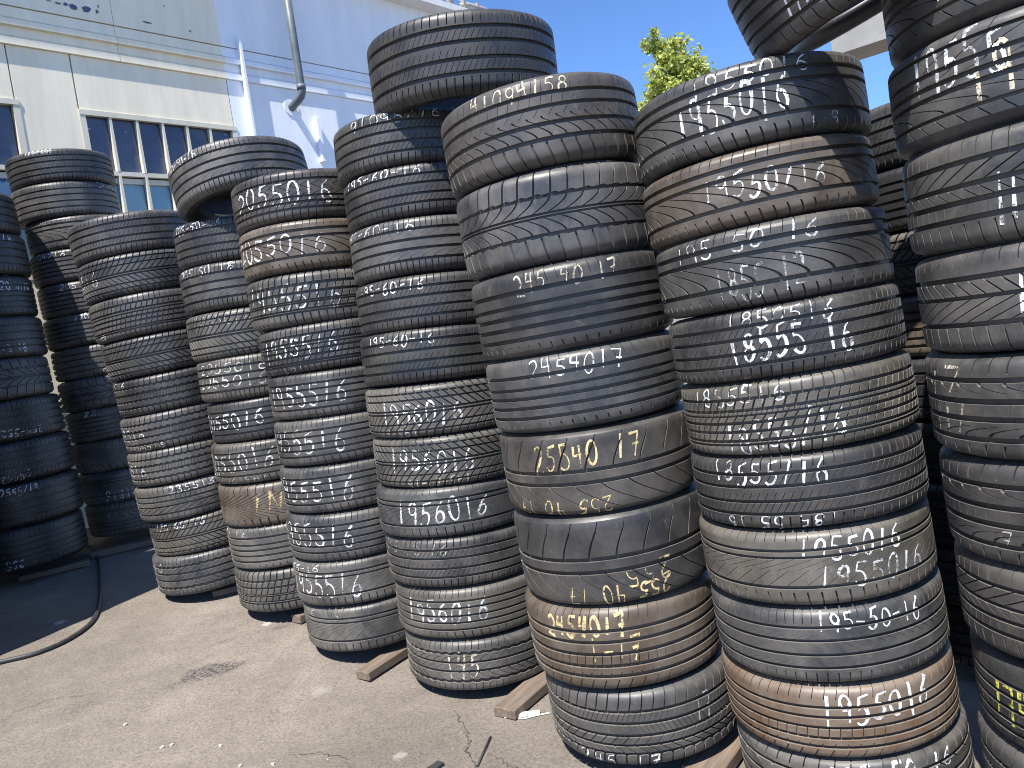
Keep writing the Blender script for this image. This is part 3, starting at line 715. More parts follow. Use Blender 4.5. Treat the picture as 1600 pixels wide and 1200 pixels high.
P['grid'] = [Band(.60, 1.06, 58, 3.6, lin(.12), 6), Band(.26, .52, 58, 3.6, lin(.3), 2, ph=.4), Band(-.10, .19, 58, 3.6, lin(.3), 2, ph=.1), Band(-.18, -.12), Band(-.44, -.20, 58, 3.6, lin(.3), 2, ph=.7), Band(-.54, -.47), Band(-1.06, -.58, 58, 3.6, lin(-.15), 6, ph=.2)]
P['wavy'] = [Band(.62, .68, e0=tri(60, .035)), Band(.68, 1.06, 60, 2.8, lin(.1), 6), Band(.24, .53, 0, e0=tri(60, .04, .5), e1=tri(60, .035)), Band(-.16, .14, 120, 1.3, lin(.3), 2),
    Band(-.53, -.24, 0, e0=tri(60, .035, .2), e1=tri(60, .04)), Band(-.68, -.62, e1=tri(60, .035, .2)), Band(-1.06, -.68, 60, 2.8, lin(.1), 6, ph=.5)]
P['wavy'][2].N = 240; P['wavy'][4].N = 240; P['wavy'][0].N = 240; P['wavy'][5].N = 240
P['scallop'] = [Band(.60, .68, 260, e0=scal(52, .06)), Band(.68, 1.06, 78, 1.6, lin(.1), 6), Band(.22, .51, 52, 2.6, cur(1.2, 1.6), 6, e1=scal(52, .06)), Band(-.14, .16, 52, 1.8, lin(1.1), 4), Band(-.52, -.20, 52, 3.0, rcur(-1.2, 1.6), 6, e0=scal(52, -.05)), Band(-.68, -.62, 260, e1=scal(52, -.05)), Band(-1.06, -.68, 78, 1.6, lin(.1), 6)]
P['plain_rib'] = shoulder(1, .56, 62, 1.5, -.25, .10) + [Band(.22, .50), Band(-.03, .02), Band(.025, .17), Band(-.30, -.09), ] + [Band(-.58, -.36)] + [Band(-.76, -.64), Band(-.90, -.76, 56, 2.2, lin(-.1), 3), Band(-1.06, -.90)]
P['diamond'] = [Band(.62, 1.06, 60, 2.6, lin(.1), 6), Band(.34, .56, 44, 3.0, lin(1.0), 4), Band(.335, .34), Band(.11, .335, 44, 3.0, lin(-1.0), 4), Band(-.115, .11, 44, 3.0, lin(1.0), 4), Band(-.34, -.16, 60, 2.6, lin(.5), 3), Band(-.60, -.40, 60, 3.0, lin(.4), 3), Band(-1.06, -.66, 60, 2.4, lin(.1), 6)]
P['big_v'] = [Band(.62, 1.06, 46, 2.2, lin(.2), 6), Band(0, .62, 46, 4.4, rcur(4.2, 1.3), 14), Band(-.62, 0, 46, 4.4, cur(-4.2, 1.3), 14, ph=4.2), Band(-1.06, -.62, 46, 4.2, lin(-.2), 6, ph=.2)]
P['leaf'] = shoulder(1, .60, 96, 1.8, .05, .0, cont=False) + [Band(.22, .54, 44, 1.6, rcur(1.6, 1.8), 8)] + [Band(-.14, .16, 0)] + [Band(-.54, -.20, 44, 1.8, cur(1.6, 1.8), 8)] + shoulder(-1, .60, 84, 2.2, .05, .02)
P['zig_v'] = shoulder(1, .58, 72, 1.2, .1, .22) + [Band(.38, .53)] + [Band(.02, .34, 40, 2.2, lin(1.9), 6), Band(-.44, .02, 40, 1.5, lin(1.2), 6, ph=.4)] + [Band(-.60, -.50)] + [Band(-1.06, -.60, 58, 2.4, lin(-.1), 7)]
P['zig_notch'] = [Band(.60, .92, 70, .9, lin(.2), 4), Band(.92, 1.06)] + siped(.30, .55, 62, 1.0, .2) + [Band(.06, .25, 46, 1.2, lin(.4), 3), Band(-.10, .06, 46, 2.8, rcur(-.5), 4)] + [Band(-.46, -.16, 46, 3.2, cur(-.8, 1.5), 6), ] + [Band(-1.06, -.52, 46, 3.6, rcur(-.45, 1.6), 8)]
P['swoosh'] = [Band(.78, 1.06, 26, 1.6, lin(.3), 6), Band(.40, .75, 26, 2.6, cur(1.0, 1.5), 7), Band(.14, .35, 26, 2.8, rcur(.9), 5)] + [Band(-.08, .08)] + [Band(-.50, -.14, 20, 4.6, cur(-1.5, 1.8), 9), Band(-.54, -.50), Band(-.82, -.57, 40, 2.6, lin(-.5), 5), Band(-1.06, -.82)]
P['hook'] = [Band(.62, .70), Band(.70, 1.06, 50, 2.2, lin(.2), 6)] + [Band(.20, .32), Band(.32, .55, 34, 4.4, rcur(-1.1, 2.2), 8)] + [Band(-.16, .12, 68, 1.0, lin(.1), 3)] + [Band(-.34, -.24), Band(-.58, -.34, 30, 5.2, cur(1.3, 2.4), 8)] + [Band(-.72, -.65), Band(-1.06, -.72, 44, 3.0, lin(.15), 6)]
P['slant_block'] = [Band(.60, 1.06, 62, 1.6, lin(.15), 6), Band(.16, .54, 38, 4.0, lin(1.4), 6)] + [Band(-.14, .11, 56, 2.4, lin(-.9), 4)] + [Band(-.46, -.20, 76, 1.3, lin(.1), 3)] + [Band(-.58, -.52), Band(-1.06, -.58, 58, 2.2, lin(-.2), 6)]
P['arrow'] = [Band(.74, 1.06, 54, 1.6, lin(.1), 6), Band(.52, .74)] + [Band(.12, .46, 54, 3.4, lin(-1.0), 4)] + [Band(-.42, .08, 40, 3.2, lin(2.3), 8)] + [Band(-1.06, -.48, 54, 2.4, lin(-.2), 7)]
P['chunky'] = [Band(.56, 1.06, 56, 2.4, rcur(.3), 7)] + siped(.24, .50, 120, 1.1, .8) + siped(-.10, .18, 120, 1.1, -.8) + [Band(-.38, -.16, 56, 2.2, lin(.6), 3)] + [Band(-.62, -.42, 56, 3.8, lin(-.8), 4)] + [Band(-1.06, -.66, 56, 3.4, lin(.15), 6, e1=saw(56, .06))]

for bands in P.values():
    eds = [(b.u0, b.u1) for b in bands]
    for b in bands:
        if not any(abs(b.u0 - e[1]) < .012 for e in eds) and b.u0 > -1.05: b.u0 += .024
        if not any(abs(b.u1 - e[0]) < .012 for e in eds if e[0] != b.u0) and b.u1 < 1.05: b.u1 -= .024
        if b.g: b.gh = min(.22, b.gh * (1.6 if b.g < 2 else 1.85))
TREAD, NTRI = {}, 0
for nm, bands in P.items():
    Vs, Ft, Fw, k = [], [], [], 0
    for b in bands:
        v, ft, fwl = b.geo()
        Vs.append(v); Ft.append(ft + k); Fw.append(fwl + k); k += len(v)
    Ft = np.concatenate(Ft); Fw = np.concatenate(Fw)
    me = mesh_np('tread', np.concatenate(Vs), [Ft, Fw], np.concatenate([np.ones(len(Ft)), np.zeros(len(Fw))]))
    me.materials.append(M['rubber']); me.materials.append(M['dirt'])
    me.polygons.foreach_set('material_index', np.concatenate([np.zeros(len(Ft), dtype=np.int32), np.ones(len(Fw), dtype=np.int32)]))
    TREAD[nm] = me; NTRI += 2 * (len(Ft) + len(Fw))
print('unique tread triangles', NTRI)

def casing_mesh():
    uo = np.concatenate([np.linspace(-1, 1, 25)])
    pr_ = [(float(TR - drop(u) - DEPTH * dfac(u)), float(u * .0935 + .1)) for u in uo]
    up = [(.284, .1962), (.272, .1988), (.2685, .1998), (.262, .1995), (.2605, .2005), (.250, .199), (.236, .195), (.222, .188), (.212, .180), (.206, .170), (.205, .160), (.215, .158), (.245, .176), (.268, .180), (.284, .168), (.294, .140)]
    prof = [(r, .2 - z) for r, z in up[::-1]] + pr_ + up
    n = 108; k = len(prof)
    th = np.arange(n) * 2 * math.pi / n
    pf = np.array(prof)
    V = np.stack([pf[None, :, 0] * np.cos(th)[:, None], pf[None, :, 0] * np.sin(th)[:, None], np.broadcast_to(pf[None, :, 1], (n, k))], -1).reshape(-1, 3)
    i = np.arange(n * k).reshape(n, k); j = np.roll(i, -1, 0)
    i2 = np.roll(i, -1, 1); j2 = np.roll(j, -1, 1)
    F = np.stack([i, j, j2, i2], -1).reshape(-1, 4)
    me = mesh_np('casing', V, [F], np.ones(len(F)))
    me.materials.append(M['rubber'])
    return me
CASING = casing_mesh()

# ---- hand written numbers
def arc(cx, cy, rx, ry, a0, a1, n=12):
    return [(cx + rx * math.cos(R_(a0 + (a1 - a0) * k / n)), cy + ry * math.sin(R_(a0 + (a1 - a0) * k / n))) for k in range(n + 1)]
GL = {
 '0': [arc(.5, .5, .42, .5, 80, 450, 18)], '1': [[(.5, 1), (.46, 0)]],
 '2': [arc(.45, .72, .38, .28, 160, -30, 9) + [(.1, 0), (.95, .04)]],
 '3': [arc(.45, .76, .36, .24, 150, -70, 9) + arc(.45, .26, .42, .28, 80, -150, 10)],
 '4': [[(.2, .98), (.12, .52), (.85, .55)], [(.72, 1.0), (.66, -.05)]],
 '5': [[(.95, .98), (.28, .94), (.2, .56)] + arc(.42, .30, .44, .30, 110, -150, 11)],
 '6': [[(.8, 1.0), (.35, .72)] + arc(.48, .27, .36, .27, 160, 500, 14)],
 '7': [[(.05, .96), (.92, .98), (.40, -.02)], [(.3, .5), (.85, .52)]],
 '8': [arc(.5, .76, .3, .24, -90, 270, 12) + arc(.5, .26, .38, .27, 90, -270, 14)],
 '9': [arc(.48, .72, .36, .27, 10, 370, 13) + [(.76, 0)]],
 '-': [[(.1, .48), (.9, .52)]], '/': [[(.85, 1.08), (.12, -.08)]], 'N': [[(.1, 0), (.15, 1), (.8, .05), (.9, 1)]], 'K': [[(.1, 1), (.1, 0)], [(.9, 1), (.12, .5), (.95, 0)]]}
CH = {'w': ((.66, .68, .70), .93), 'f': ((.50, .50, .48), .72), 't': ((.62, .55, .42), .82), 'y': ((.66, .52, .26), .9)}
CHY = (.74, .72, .10)

def chalk_mesh(text, a, b, uc, h, flip, bands, spin, turned, thick, seed):
    q = random.Random(seed); n = len(text); V, F = [], []
    cw = (b - a) / n; drift = q.uniform(-.04, .04)
    for ci, ch in enumerate(text):
        if ch == ' ': continue
        wob = [q.uniform(-.085, .085) for _ in range(6)]; sl = q.uniform(-.02, .22); dy = q.uniform(-.09, .09) + drift * (ci - n / 2); sc = q.uniform(.82, 1.15)
        for st in GL[ch]:
            pts = []
            for (x, y) in st:
                x2 = .5 + (x - .5) * .78 + sl * (y - .5) + wob[0] * math.sin(3 * y + wob[1] * 30)
                y2 = .5 + (y - .5) * sc + wob[2] * math.sin(3 * x + wob[3] * 30) + dy
                th = a + (ci + x2) * cw; u = uc + (y2 - .5) * h
                if flip: th = a + b - th; u = 2 * uc - u
                pts.append((th * TR, u * .0935))
            # resample
            rs = [pts[0]]
            for p0, p1 in zip(pts[:-1], pts[1:]):
                d = math.hypot(p1[0] - p0[0], p1[1] - p0[1]); k = max(1, int(d / .0028))
                for z in range(1, k + 1): rs.append((p0[0] + (p1[0] - p0[0]) * z / k, p0[1] + (p1[1] - p0[1]) * z / k))
            L_ = len(rs); lanes = 4
            phs = q.uniform(0, 6)
            for k in range(L_):
                p0 = rs[max(k - 1, 0)]; p1 = rs[min(k + 1, L_ - 1)]
                tx, ty = p1[0] - p0[0], p1[1] - p0[1]; l = math.hypot(tx, ty) or 1; nx_, ny_ = -ty / l, tx / l
                wd = thick * (.8 + .3 * math.sin(k * .11 + phs))
                for j in range(lanes):
                    o_ = (j / (lanes - 1) - .5) * wd
                    V.append((rs[k][0] + nx_ * o_, rs[k][1] + ny_ * o_))
            b0 = len(V) - L_ * lanes
            for k in range(L_ - 1):
                for j in range(lanes - 1):
                    i0 = b0 + k * lanes + j
                    cx_ = (V[i0][0] + V[i0 + lanes + 1][0]) / 2; cy_ = (V[i0][1] + V[i0 + lanes + 1][1]) / 2
                    th, u = cx_ / TR, cy_ / .0935
                    tm, um = ((-(th - spin)), -u) if turned else (th - spin, u)
                    if abs(u) < 1.04 and any(bd.top(um, tm) for bd in bands):
                        F.append((i0, i0 + lanes, i0 + lanes + 1, i0 + 1))
    if not F: return None
    A = np.array(V); th = A[:, 0] / TR; u = A[:, 1] / .0935
    r = TR - drop(u) + .0007
    V3 = np.stack([r * np.cos(th), r * np.sin(th), u * .0935 + .1], -1)
    used = np.unique(np.array(F)); mp = -np.ones(len(V3), int); mp[used] = np.arange(len(used))
    return mesh_np('chalk_marking', V3[used], [mp[np.array(F)]], np.ones(len(F)))

# colours: (r,g,b,dust)
C = {'N': (.016, .016, .018, .15), 'K': (.021, .021, .023, .48), 'G': (.032, .032, .034, .75), 'D': (.047, .046, .044, .95), 'B': (.074, .052, .035, .95), 'O': (.110, .062, .030, .95),  # N: black rubber darkened to paint shade into the shadowed stacks
     'P': (.036, .031, .030, .6), 'T': (.060, .055, .046, .85), 'S': (.034, .036, .040, .85)}
SPEC = {
 'S8': [('arc_cut', 'G'), ('arc_cut', 'B'), ('arc_cut', 'G'), ('touring', 'K'), ('block', 'T'), ('touring', 'K'), ('zig_v', 'T'), ('touring_worn', 'S'), ('rib_five', 'O'), ('hook', 'D')],
 'S7': [('zig_notch', 'P'), ('v_arc', 'S'), ('plain_rib', 'K'), ('plain_rib', 'S'), ('semi_slick', 'P'), ('semi_slick', 'K'), ('rib_five', 'B'), ('chunky', 'G')],
 'S6': [('touring', 'K'), ('touring', 'K'), ('leaf', 'S'), ('touring', 'K'), ('touring', 'K'), ('chevron', 'D'), ('chevron', 'D'), ('zig_v', 'S'), ('touring', 'G'), ('rib_four', 'T'), ('scallop', 'D')],
 'S5': [('diamond', 'P'), ('arc_cut', 'B'), ('grid', 'D'), ('block', 'G'), ('rib_four', 'G'), ('rib_four', 'G'), ('rib_four', 'S'), ('rib_four', 'S'), ('zig_v', 'D'), ('zig_v', 'D')],
 'S4': [('touring', 'K'), ('leaf', 'G'), ('chevron', 'D'), ('leaf', 'T'), ('rib_four', 'K'), ('rib_four', 'T'), ('big_v', 'B'), ('plain_rib', 'D'), ('grid', 'D')],
 'S3': [('touring', 'G'), ('chevron', 'S'), ('block', 'G'), ('chevron', 'G'), ('wavy', 'K'), ('wavy', 'G'), ('wavy', 'D'), ('slant_block', 'D'), ('chevron', 'T'), ('scallop', 'S')],
 'S2': [('touring', 'K'), ('touring_worn', 'G'), ('arc_cut', 'D'), ('rib_four', 'G'), ('rib_five', 'G'), ('rib_four', 'G'), ('touring', 'D'), ('v_arc', 'D'), ('rib_five', 'D'), ('big_v', 'D'), ('zig_v', 'D'), ('diamond', 'T')],
 'S1': [('touring', 'N'), ('touring', 'N'), ('plain_rib', 'N'), ('touring_worn', 'K'), ('v_arc', 'G'), ('touring', 'K'), ('touring', 'N'), ('touring_worn', 'N'), ('rib_four', 'N')],  # N paints shade into most tyres of this stack
 'S9': [('swoosh', 'K'), ('swoosh', 'S'), ('slant_block', 'G'), ('arrow', 'G'), ('hook', 'G'), ('hook', 'K'), ('slant_block', 'P'), ('rib_five', 'K'), ('chunky', 'G')]}
KIND = {'arc_cut': 'arc-cut', 'semi_slick': 'near-slick', 'v_arc': 'curved-v', 'chevron': 'chevron', 'block': 'small-block', 'grid': 'grid-block', 'wavy': 'wavy-grooved', 'scallop': 'scalloped',
        'plain_rib': 'plain-ribbed', 'diamond': 'diamond-cut', 'big_v': 'deep-v', 'leaf': 'leaf-cut', 'zig_v': 'v-cut', 'zig_notch': 'notched', 'swoosh': 'swoosh-grooved', 'hook': 'hook-grooved',
        'slant_block': 'slant-block', 'arrow': 'arrow-cut', 'chunky': 'chunky', 'touring': 'fine-siped', 'touring_worn': 'worn-siped', 'rib_four': 'four-groove', 'rib_five': 'five-rib'}
CNAME = {'N': 'black', 'K': 'black', 'G': 'black', 'D': 'dust-grey', 'B': 'brown-stained', 'O': 'rust-brown', 'P': 'dark-brown', 'T': 'tan-dusted', 'S': 'grey'}
WHERE = {'S8': 'stack under the tilted tyre', 'S7': 'wide-tyre stack in the middle', 'S6': 'stack under the huge wide tyre', 'S5': 'stack just left of the huge-tyre stack',
         'S4': 'stack with the overhanging top tyre', 'S3': 'leftmost fully sunlit stack', 'S2': 'tallest stack beside the window wall', 'S1': 'shaded stack at the left edge', 'S9': 'stack at the right edge'}
GROUP = {k: 'tyres of the ' + v for k, v in WHERE.items()}
ORD = ['top', 'second from top', 'third from top', 'fourth from top', 'fifth from top', 'sixth from top', 'seventh from top', 'eighth from top', 'ninth from top', 'tenth from top', 'eleventh from top', 'twelfth from top', 'thirteenth from top']

SEED = [0]
TURN = {('S7', 1), ('S6', 5), ('S6', 6), ('S3', 7)}
def tyre(x, y, zc, Rr, w, axis, pat, colk, label, group, texts=(), turned=False, spin=None, k_=''):
    SEED[0] += 1
    q = random.Random(SEED[0] * 13 + 5)
    ax = Vector(axis).normalized()
    root = empty('tyre', Vector((x, y, zc)) - ax * (w / 2))
    root.rotation_mode = 'QUATERNION'
    root.rotation_quaternion = Vector((0, 0, 1)).rotation_difference(ax)
    root.scale = (Rr / TR, Rr / TR, w / TW)
    tag(root, label, 'tyre', group)
    spin = q.uniform(0, 6.28) if spin is None else spin
    base = C[colk]; k = q.uniform(.88, 1.14)
    col = (base[0] * k, base[1] * k * q.uniform(.98, 1.02), base[2] * k * q.uniform(.97, 1.03), base[3] * q.uniform(.8, 1.1))
    for nm, me in (('casing', CASING), ('tread', TREAD[pat])):
        o = link(nm, me, root)
        o.rotation_euler = (math.pi, 0, spin) if turned else (0, 0, spin)
        o.location = (0, 0, .2) if turned else (0, 0, 0)
        o.color = col if nm == 'tread' else (col[0] * .55, col[1] * .55, col[2] * .55, col[3] * .5)
    for (s_, a, b, uc, h, ck, fl) in texts:
        thick = .0050 if h < .5 else (.0066 if h < .7 else .0082)
        h = min(h * 1.12, .95)
        if ck == 'f': thick *= .8
        if ck == 'y' and s_ in ('2454017', '1741', '1N'): thick = .011
        cc, al = CH[ck]
        if s_ == '1741': cc = CHY
        al *= q.uniform(.88, 1.04) * (.94 if k_ in ('S1', 'S2', 'S3', 'S4') else 1)
        pos = 0
        for word in s_.split(' '):          # each number group is a marking of its own
            a2 = a + (b - a) * pos / len(s_); b2 = a + (b - a) * (pos + len(word)) / len(s_)
            if fl: a2, b2 = a + b - b2, a + b - a2
            pos += len(word) + 1
            me = chalk_mesh(word, a2, b2, uc + q.uniform(-.02, .02), h, fl, P[pat], spin, turned, thick, SEED[0] * 7 + len(s_) + pos)
            if me is None: continue
            o = link('chalk_marking', me, root, M['chalk'])
            o.color = (*cc, al)
    return root

def pretty(s_): return '-'.join(x for x in (s_[:3], s_[3:5], s_[5:]) if x) if s_.isdigit() and len(s_) == 7 else s_.replace(' ', '-')
for k, rows in STACKS.items():
    dx, dy = LEAN[k]
    shift = 1 if k in ('S6', 'S4') else 0
    n = len(rows)
    for t, (x, y, zc, Rr, w) in enumerate(rows):
        pat, ck = SPEC[k][t]
        tx = [(s_, a, b, uc, h, c_, fl) for (kk, ti, s_, a, b, uc, h, c_, fl) in TEXTS if kk == k and ti == t + 1]
        mark = ''
        big = [q for q in tx if len(q[0]) > 3 and q[5] != 'f']
        if big:
            mark = {'w': 'chalked ', 't': 'tan-marked ', 'y': 'yellow-marked '}[big[0][5]] + pretty(big[0][0]) + ', '
        o_ = 'bottom' if t == n - 1 else ORD[t + shift]
        lab = f"{CNAME[ck]} {KIND[pat]} tyre {mark}{o_} of {WHERE[k]}"
        jr = random.Random(t * 31 + ord(k[1]))
        ax = (dx + jr.uniform(-.012, .012), dy + jr.uniform(-.012, .012), 1)
        tyre(x, y, zc, Rr, w * 1.0, ax, pat, ck, lab, GROUP[k], tx, turned=(k, t) in TURN, k_=k)
# oversized and tilted tyres lying on the stacks
tyre(-.012, 2.97, 2.43, .352, .275, (.02, -.075, 1), 'touring', 'K', 'huge wide black tyre overhanging as the cap of the middle-left stack', 'tyres of the ' + WHERE['S6'])
tyre(-1.165, 3.83, 2.36, .325, .225, (-.15, .10, 1), 'leaf', 'S', 'large overhanging top tyre on the stack in front of the long window', 'tyres of the ' + WHERE['S4'],
     [('205-50-18', math.atan2(-3.8, 1.155) - 1.28, math.atan2(-3.8, 1.155) - .55, .76, .34, 'w', 0)])
tyre(.985, 1.90, 2.215, .312, .215, (-.35, -.03, .935), 'rib_four', 'G', 'tilted tyre bridging the tops of two stacks before the grey steel beam', 'tyres of the ' + WHERE['S8'],
     [('101474', -2.75, -2.05, -.40, .5, 'w', 0)])
# shadowed stack behind the right edge stack
zb = G(1.60, 2.72) + CLEAR; jr = random.Random(5)
pats = ['touring', 'rib_four', 'chevron', 'rib_five', 'touring', 'rib_four', 'block', 'touring_worn', 'touring', 'rib_four']
nn = 9
for t in range(nn):
    w = .213
    ck = ['K', 'N', 'T', 'B', 'N', 'N', 'N', 'N', 'N'][t]  # N entries are darkened in colour to stand for shade
    zc = zb + (nn - t - .5) * w
    o_ = 'bottom' if t == nn - 1 else ORD[t]
    tyre(1.60 + jr.uniform(-.015, .015), 2.72, zc, .312, w, (-.02, 0, 1), pats[t], ck, f"{CNAME[ck]} {KIND[pats[t]]} tyre {o_} of shadowed stack behind the right edge stack", 'tyres of the shadowed stack behind the right edge')
# unseen stacks added past the left edge to throw the shade on the yard
for si, (x, y, n_) in enumerate(((-3.10, 3.46, 11), (-3.655, 3.925, 14), (-4.20, 4.38, 14))):
    zb = G(x, y) + CLEAR
    for t in range(n_):
        w = .252
        tyre(x + jr.uniform(-.006, .006), y + jr.uniform(-.006, .006), zb + (t + .5) * w, .37, w, (0, 0, 1), 'rib_four', 'K', 'black tyre in the unseen stacks added past the left edge for shade', 'unseen tyres added past the left edge for shade')

# ------------------------------------------------------------------ planks under the stacks
def plank(x, y, az, length, wd, th, label, dz=0.):
    """x,y: front end corner on the ground"""
    d = Vector((math.sin(R_(az)), math.cos(R_(az)), 0)); p = Vector((math.cos(R_(az)), -math.sin(R_(az)), 0))
    z0 = G(x, y); z1 = G(x + d.x * length, y + d.y * length)
    d3 = Vector((d.x * length, d.y * length, z1 - z0)).normalized()
    mb = MB(); mb.box((0, 0, 0), (1, 0, 0), (0, -1, 0), (0, 0, 1), length, wd, th)
    o = mb.build('wooden_plank', M['wood'], None, .004)
    n3 = d3.cross(-p).normalized()
    o.matrix_world = Matrix(((d3.x, -p.x, -n3.x, x), (d3.y, -p.y, -n3.y, y), (d3.z, -p.z, -n3.z, z0 + dz), (0, 0, 0, 1)))
    if n3.z < 0:
        pass
    else:
        o.matrix_world = Matrix(((d3.x, -p.x, n3.x, x), (d3.y, -p.y, n3.y, y), (d3.z, -p.z, n3.z, z0 + dz), (0, 0, 0, 1)))
    tag(o, label, 'plank', 'planks the tyre stacks stand on')
    return o
plank(-.798, 3.048, 35, .95, .075, .038, 'weathered timber plank sticking out between the huge-tyre stack and its left neighbour')
plank(-.233, 2.659, 36, .85, .095, .038, 'wide timber plank beside the white plastic strip under the huge-tyre stack')
plank(.33, 2.18, 38, .9, .12, .043, 'timber plank between the middle stack and the stack under the tilted tyre')
plank(-1.225, 3.665, 38, .85, .07, .040, 'short timber plank end right of the stack with the overhanging tyre')
plank(-1.81, 4.19, 66, .5, .07, .036, 'thin timber plank right of the leftmost sunlit stack')
plank(-3.02, 5.19, 62, .42, .08, .040, 'pale plank end in the shade under the tallest stack')
plank(-3.30, 4.86, 62, .4, .08, .036, 'flat plank in the shade under the left edge stack')

# ------------------------------------------------------------------ hose and small litter
def gpts(l, dz): return [(x, y, G(x, y) + dz) for x, y in l]
def smooth_path(pts, k=8):
    out = []
    P_ = [Vector((*p, 0)) for p in pts]
    for i in range(len(P_) - 1):
        a, b, c, d = P_[max(i - 1, 0)], P_[i], P_[i + 1], P_[min(i + 2, len(P_) - 1)]
        for q in range(k):
            t = q / k
            v = .5 * ((2 * b) + (c - a) * t + (2 * a - 5 * b + 4 * c - d) * t * t + (3 * b - a - 3 * c + d) * t ** 3)
            out.append((v.x, v.y))
    out.append(tuple(pts[-1])); return out
HOSE = [(-2.68, 3.448), (-2.546, 3.512), (-2.411, 3.586), (-2.34, 3.744), (-2.356, 3.979), (-2.518, 4.35), (-2.778, 4.849), (-2.982, 5.199), (-3.159, 5.45), (-3.342, 5.598)]
mb = MB(); mb.tube(gpts(smooth_path(HOSE), .011), .011, 12)
tag(mb.build('hose', M['hose']), 'black hose curving over the yard from the shade to the left edge', 'hose')
# white plastic strip with a thin wire, rod and rubber strip
LIT = {'pl0': (-0.156, 2.64), 'pl1': (-0.07, 2.64), 'wire': [(-0.195, 2.63), (-0.165, 2.633), (-0.132, 2.61), (-0.086, 2.618), (-0.034, 2.625)], 'rod0': (-0.243, 2.514), 'rod1': (-0.283, 2.348), 'rub0': (-0.389, 2.38), 'rub1': (-0.436, 2.328), 'chips': [(-1.626, 2.82), (-1.378, 2.645), (-1.405, 2.635), (-0.968, 2.476), (-1.194, 2.617), (-1.079, 2.481)], 'cracks': [([(-0.38, 2.731), (-0.326, 2.573), (-0.314, 2.512), (-0.323, 2.457), (-0.297, 2.381), (-0.287, 2.339)], 0.004, 1), ([(-0.252, 2.416), (-0.2, 2.365), (-0.17, 2.319), (-0.112, 2.283)], 0.003, 2), ([(-0.929, 2.528), (-0.82, 2.527), (-0.722, 2.473)], 0.003, 3), ([(-2.169, 3.01), (-2.059, 3.087), (-1.883, 3.103)], 0.003, 4)]}
def strip(a, b, wd, th, name, mat, label, cat):
    a = Vector((*a, G(*a) + .003)); b = Vector((*b, G(*b) + .003)); d = (b - a); l = d.length; d.normalize(); p = Vector((d.y, -d.x, 0)).normalized()
    mb = MB(); mb.box(a, d, p, d.cross(p) * (1 if d.cross(p).z > 0 else -1), l, wd, th)
    return tag(mb.build(name, mat, None, .001), label, cat)
strip(LIT['pl0'], LIT['pl1'], .02, .010, 'plastic_strip', M['white_pl'], 'white plastic strip on the ground by the wide plank', 'plastic strip')
mb = MB(); mb.tube(gpts(smooth_path(LIT['wire']), .004), .0028, 6)
tag(mb.build('wire', M['white_pl']), 'thin white wire curling beside the white plastic strip', 'wire')
mb = MB(); mb.tube(gpts([LIT['rod0'], LIT['rod1']], .004), .004, 6)
tag(mb.build('rod', M['dark_pl']), 'thin dark rod lying on the asphalt near the picture bottom', 'rod')
strip(LIT['rub0'], LIT['rub1'], .03, .008, 'rubber_strip', M['dark_pl'], 'flat black rubber strip on the asphalt at the bottom edge', 'rubber strip')
cr_ = random.Random(11)
for (x, y), nm in zip(LIT['chips'], ('leftmost pale chip on the open asphalt', 'right one of the close pair of pale chips', 'left one of the close pair of pale chips', 'rightmost pale chip near the bottom edge', 'lone pale chip right of the close pair', 'pale chip at the bottom edge left of the rightmost one')):
    mb = MB(); k = 7
    top = [(x + math.cos(2 * math.pi * j / k) * cr_.uniform(.004, .009), y + math.sin(2 * math.pi * j / k) * cr_.uniform(.004, .009)) for j in range(k)]
    vs = [(px, py, G(px, py) - .001) for px, py in top] + [(px, py, G(px, py) + .005) for px, py in top]
    mb.add(vs, [tuple(range(k))[::-1], tuple(range(k, 2 * k))] + [(j, (j + 1) % k, k + (j + 1) % k, k + j) for j in range(k)])
    tag(mb.build('pale_chip', M['chip']), nm, 'chip', 'pale chips on the asphalt')
# cracks
def crack(pts, wd, seed):
    q = random.Random(seed); fine = []
    for (a, b) in zip(pts[:-1], pts[1:]):
        for t in range(9): fine.append((a[0] + (b[0] - a[0]) * t / 9 + q.uniform(-.008, .008), a[1] + (b[1] - a[1]) * t / 9 + q.uniform(-.008, .008)))
    fine.append(pts[-1]); V_, F_ = [], []
    for i, (x, y) in enumerate(fine):
        a = fine[max(i - 1, 0)]; b = fine[min(i + 1, len(fine) - 1)]
        dx, dy = b[0] - a[0], b[1] - a[1]; l = math.hypot(dx, dy) or 1
        w_ = wd * .6 * q.uniform(.3, 1.0) * (1 - abs(i / len(fine) - .5))
        for s_ in (1, -1):
            px, py = x - dy / l * w_ * s_, y + dx / l * w_ * s_
            V_.append((px, py, G(px, py) + .003))
        if i: F_.append((2 * i - 2, 2 * i - 1, 2 * i + 1, 2 * i))
    return V_, F_
mb = MB()
for l, wd, sd in LIT['cracks']:
    v_, f_ = crack(l, wd, sd); mb.add(v_, f_)
tag(mb.build('ground_crack', M['crack']), 'thin cracks in the asphalt', kind='structure')
# grit
q = random.Random(4); V_, F_ = [], []
for _ in range(2600):
    x = q.uniform(-3.2, 1.4); y = q.uniform(1.6, 5.4); r = q.uniform(.0012, .0045) * (1.5 if q.random() < .06 else 1)
    z = G(x, y); b = len(V_)
    a = q.uniform(0, 6.28)
    V_ += [(x + r * math.cos(a), y + r * math.sin(a), z), (x + r * math.cos(a + 2), y + r * math.sin(a + 2), z), (x + r * math.cos(a + 4), y + r * math.sin(a + 4), z), (x + r * .2, y, z + r * 1.1)]
    F_ += [(b, b + 1, b + 3), (b + 1, b + 2, b + 3), (b + 2, b, b + 3)]
me = bpy.data.meshes.new('grit'); me.from_pydata(V_, [], F_); me.update()
tag(link('grit', me, None, M['stone']), 'loose grit scattered over the asphalt', kind='stuff')

